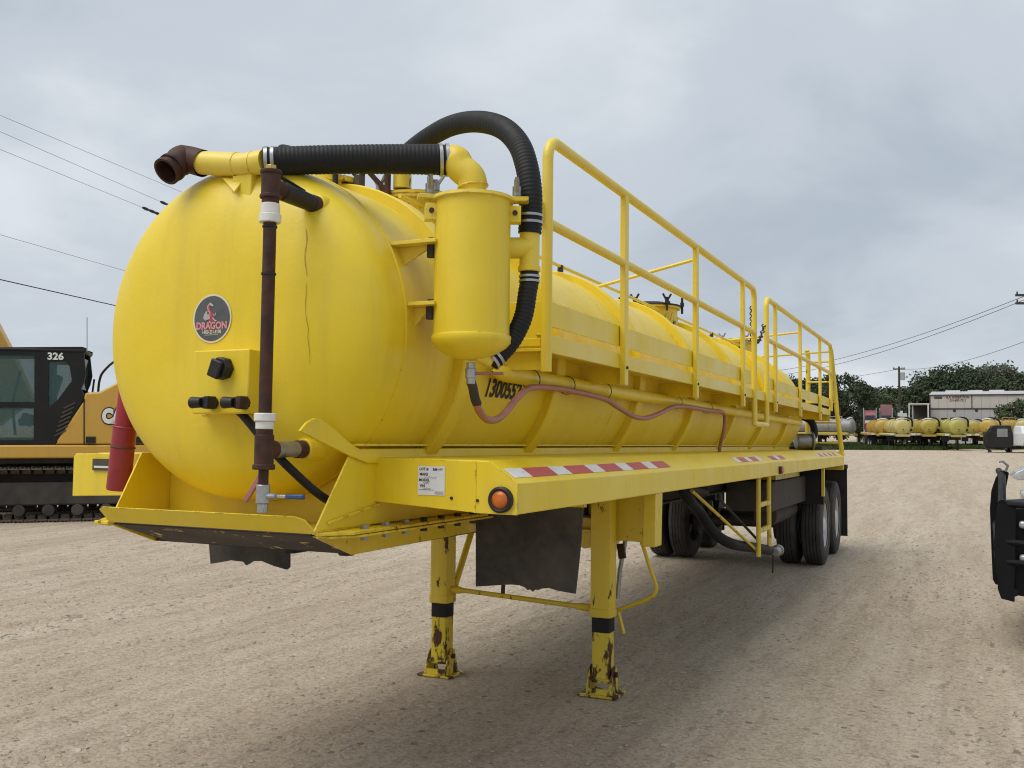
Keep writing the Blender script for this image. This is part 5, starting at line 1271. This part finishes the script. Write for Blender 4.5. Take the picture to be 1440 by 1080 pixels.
for x in (-.85, .65): MB().box(x, x+.12, .1, .22, 0, .35).build('pump_leg', m_dkst, mc)
far_p = pickup('white pickup truck with red tail lamp beside the black pump skid')
far_p.location = G(1446, 74) ; far_p.rotation_euler = (0, 0, math.atan2(-(far_p.location.x-CAM[0]), far_p.location.y-CAM[1]) - PI/2 + .35 + PI)
d_ = Vector((math.cos(far_p.rotation_euler.z), math.sin(far_p.rotation_euler.z), 0)); far_p.location -= d_*5.8

# ================================================================== trees
def leaf_mat(name, a, b2):
    m, n, l, b = nodes_of(name)
    tc = n.new('ShaderNodeTexCoord').outputs['Object']
    c = mixc(n, l, mrange(n, l, noise(n, l, tc, 0.8, 5, 0.7), .35, .65), a, b2)
    l.new(c, b.inputs['Base Color']); b.inputs['Roughness'].default_value = .75; b.inputs['Specular IOR Level'].default_value = .15
    return m
m_lf = [leaf_mat('leaves_dark', (.034, .048, .030), (.080, .104, .056)), leaf_mat('leaves_mid', (.050, .072, .038), (.110, .140, .072)), leaf_mat('leaves_pale', (.08, .092, .065), (.15, .165, .115))]  # leaf colours lightened a little to stand in for distance haze
m_bark = plain('bark', (.10, .08, .062), .9, 0, .35, 3)
def tree_proto(seed, h, w, leaf, density=1.0, base=.22):
    r_ = np.random.default_rng(seed); rd = random.Random(seed)
    tr = MB(); top = (rd.uniform(-.3, .3), rd.uniform(-.3, .3), h*.62)
    tr.tube([(0, 0, -.2), (.05, 0, h*.2), (top[0]*.5, top[1]*.5, h*.4), top], [.30, .24, .17, .06], 8)
    clumps = []
    nc = int(46*density)
    for i in range(nc):
        a = r_.uniform(0, 2*PI); zz_ = r_.uniform(base, .97); env = math.sin(PI*min(1, max(.05, (zz_-base+.12)/(1.12-base))))**.6
        rr = w*.5*env*(r_.uniform(.25, 1)**.5)
        clumps.append((rr*math.cos(a), rr*math.sin(a), zz_*h, r_.uniform(.07, .145)*w))
    for c in clumps[::5]:
        tr.tube([(0, 0, min(h*.5, c[2]*.5)), (c[0]*.5, c[1]*.5, c[2]*.78), (c[0], c[1], c[2])], [.10, .06, .025], 5)
    V, Fc = [], []
    for cx_, cy_, cz_, cr in clumps:
        k = int(105*density)
        d = r_.normal(size=(k, 3)); d /= np.linalg.norm(d, axis=1)[:, None]
        p = np.array([cx_, cy_, cz_]) + d*(cr*r_.uniform(.45, 1.1, (k, 1)))*np.array([1.15, 1.15, .75])
        u_ = r_.normal(size=(k, 3)); u_ /= np.linalg.norm(u_, axis=1)[:, None]
        v_ = np.cross(u_, r_.normal(size=(k, 3))); v_ /= np.linalg.norm(v_, axis=1)[:, None]
        s_ = r_.uniform(.12, .30, (k, 1))
        q = np.stack([p-u_*s_, p-v_*s_*.6, p+u_*s_, p+v_*s_*.6], 1).reshape(-1, 3)
        b0 = len(V); V += q.tolist(); Fc += [(b0+4*i, b0+4*i+1, b0+4*i+2, b0+4*i+3) for i in range(k)]
    me = bpy.data.meshes.new('crown'); me.from_pydata(V, [], Fc); me.materials.append(leaf)
    tm = tr.mesh('trunk', 50); tm.materials.append(m_bark)
    return tm, me
protos = [tree_proto(3, 10, 11, m_lf[0], 1.25, .10), tree_proto(5, 9, 10, m_lf[1], 1.1, .12), tree_proto(9, 12, 13, m_lf[0], 1.3, .16), tree_proto(12, 11, 12, m_lf[2], .75, .2), tree_proto(21, 7, 9, m_lf[1], 1.1, .08)]
def tree(u, dep, kind, sc_, label, rz=None):
    t = empty('tree', G(u, dep), random.uniform(0, 6) if rz is None else rz); t.scale = (sc_, sc_, sc_*random.uniform(.95, 1.05))
    tag(t, label, 'tree', 'trees behind the yard')
    link('trunk', protos[kind][0], None, t); link('crown', protos[kind][1], None, t)
LB = {'d': 'dense dark green tree behind the far trailer row', 'm': 'lower mid green tree beyond the red truck cabs', 'b': 'tall broad tree rising behind the metal building', 'p': 'thin pale twiggy tree behind the metal building roof', 's': 'bushy green tree standing in front of the metal building'}
TL = {1337: 'tallest round-topped tree above the red building lettering', 1312: 'tree rising over the left corner of the metal building', 1318: 'low bushy tree filling the gap behind the open shed', 1300: 'mid green tree right behind the open shed',
      1396: 'pale twiggy tree above the middle ridge vents', 1408: 'pale twiggy tree above the last ridge vent', 1390: 'green tree under the pale twiggy crowns', 1430: 'bushy green tree in front of the metal building wall', 1450: 'larger bush beside the bushy tree at the building wall',
      1243: 'mid green tree just left of the transformer pole', 1275: 'mid green tree just right of the transformer pole', 1292: 'low green tree behind the small distant pole', 1226: 'dark tree at the open end of the dark clump', 1207: 'dark tree behind the small red truck cab'}
for u, dep, k, s_, lb in [(1060, 118, 0, .78, 'd'), (1098, 122, 2, .64, 'd'), (1128, 116, 0, .76, 'd'), (1152, 120, 1, .86, 'd'), (1180, 114, 0, .78, 'd'), (1207, 118, 0, .70, 'd'), (1226, 124, 1, .62, 'd'),
                          (1243, 150, 1, .84, 'm'), (1258, 155, 4, 1.1, 'm'), (1275, 150, 1, .86, 'm'), (1292, 150, 4, 1.15, 'm'), (1236, 140, 4, .95, 'm'), (1300, 146, 1, .95, 'm'),
                          (1312, 140, 2, .72, 'b'), (1326, 140, 0, .95, 'b'), (1337, 144, 2, .95, 'b'), (1352, 140, 0, 1.0, 'b'), (1366, 142, 2, .84, 'b'), (1318, 136, 4, 1.0, 'b'), (1378, 138, 0, .85, 'b'),
                          (1396, 146, 3, 1.02, 'p'), (1408, 144, 3, .95, 'p'), (1390, 140, 1, .95, 'p'),
                          (1424, 142, 1, 1.0, 'b'), (1442, 146, 0, .92, 'b'), (1465, 140, 2, .8, 'b'), (1500, 140, 0, 1.0, 'b'),
                          (1430, 108, 4, .62, 's'), (1450, 108, 4, .75, 's')]:
    tree(u, dep, k, s_, TL.get(u, LB[lb]))

# ================================================================== poles and wires
m_pole = plain('pole_wood', (.060, .047, .040), .9, 0, .3, 2)
m_wire = plain('wire', (.10, .10, .11), .6, 0, .2, 2, bump_s=0)
m_wireb = plain('black_cable', (.012, .012, .013), .6, 0, .2, 2, bump_s=0)
m_wirep = plain('reddish_cable', (.22, .10, .09), .6, 0, .2, 2, bump_s=0)
def pole(u, dep, h, label, arms=(0.3,), box=False, w=1.2):
    t = empty('utility_pole', G(u, dep), YAW); tag(t, label, 'utility pole')
    MB().cyl((0, 0, -.2), (0, 0, h), .17, .11, 12).build('shaft', m_pole, t)
    for a in arms:
        ar = MB().box(-w, w, -.06, .06, h-a-.07, h-a+.07).build('crossarm', m_pole, t)
        for x in (-w+.1, 0.35, w-.1): MB().lathe([(.03, 0), (.06, .05), (.04, .09), (.06, .13), (0, .18)], (x, 0, h-a+.07), (0, 0, 1), 10).build('insulator', m_trim, ar)
    if box: MB().cyl((.42, 0, h-1.6), (.42, 0, h-.7), .25, n=14).build('transformer', m_wall2, t)
    return t
pole(1264.5, 115, 9.0, 'dark utility pole with transformer behind the far trailers', box=True, w=.7)
pole(1284, 150, 8.0, 'small distant utility pole right of the transformer pole', w=.6)
pole(1458, 60, 10.2, 'utility pole carrying the wires over the metal building', arms=(.25, .75))
pole(330, 60, 15.0, 'tall utility pole hidden behind the tank front', arms=(.4, 1.5))
pole(-250, 33, 15.0, 'tall utility pole beyond the excavator boom', arms=(.4, 1.5))
def wire(a, b2, sag, r, mat, label, grp):
    a, b2 = vec(a), vec(b2); pts = []
    for i in range(25):
        t = i/24; p = a.lerp(b2, t); p.z -= sag*4*t*(1-t); pts.append(p)
    o = MB().tube(pts, r, 5).build('overhead_wire', mat, None); tag(o, label, 'wire', grp); return o
GL = 'overhead wires above the excavator'
for v0, v1, d0, d1, r, mt, lb in ((162, 272, 33, 60, .009, m_wire, 'topmost thin grey wire above the excavator'), (185, 288, 33, 60, .009, m_wire, 'middle thin grey wire ending in a dark insulator'), (210, 303, 33, 60, .009, m_wire, 'third thin grey wire with a dark spindle insulator'), (330, 382, 33, 60, .009, m_wirep, 'thin reddish cable above the excavator cab'), (393, 431, 33, 60, .024, m_wireb, 'thick black cable just above the excavator cab')):
    u1 = {272: 260, 288: 236, 303: 228, 382: 180, 431: 168}[v1]; sl = (v1-v0)/u1
    A, B = GZ(-250, v0-250*sl, d0), GZ(330, v0+330*sl, d1)
    w_ = wire(A, B, .0, r, mt, lb, GL)
    if v1 in (288, 303):
        for uu in ((205, 214, 222) if v1 == 303 else (230, 238)):
            # spindle on the wire
            o_, d_2 = np.array(CAM), np.array(GZ(uu, v0+uu*sl, 1.0))-CAM
            n_ = np.array((B-A).normalized()); wv = np.array(A)-o_
            bq = np.dot(n_, d_2); den = np.dot(d_2, d_2)-bq*bq; tt = (bq*np.dot(d_2, wv)-np.dot(d_2, d_2)*np.dot(n_, wv))/den
            p = vec(np.array(A)+n_*tt); dv = vec(n_)
            MB().tube([p-dv*.32, p-dv*.2, p, p+dv*.2, p+dv*.32], [.02, .07, .085, .07, .02], 8).build('spindle_insulator', m_wireb, w_)
GR = 'overhead wires above the metal building'
wire(GZ(1452, 412, 60), GZ(980, 520, 150), 2.2, .022, m_wire, 'higher wire of the close pair over the metal building', GR)
wire(GZ(1452, 417, 60), GZ(980, 524, 150), 2.4, .022, m_wire, 'lower wire of the close pair over the metal building', GR)
wire(GZ(1452, 476, 60), GZ(1264.5, 519, 115), .6, .018, m_wire, 'lower thin wire running to the transformer pole', GR)
wire(GZ(1264.5, 519, 115), GZ(1000, 548, 170), .6, .022, m_wire, 'thin wire leaving the transformer pole behind the dark trees', GR)
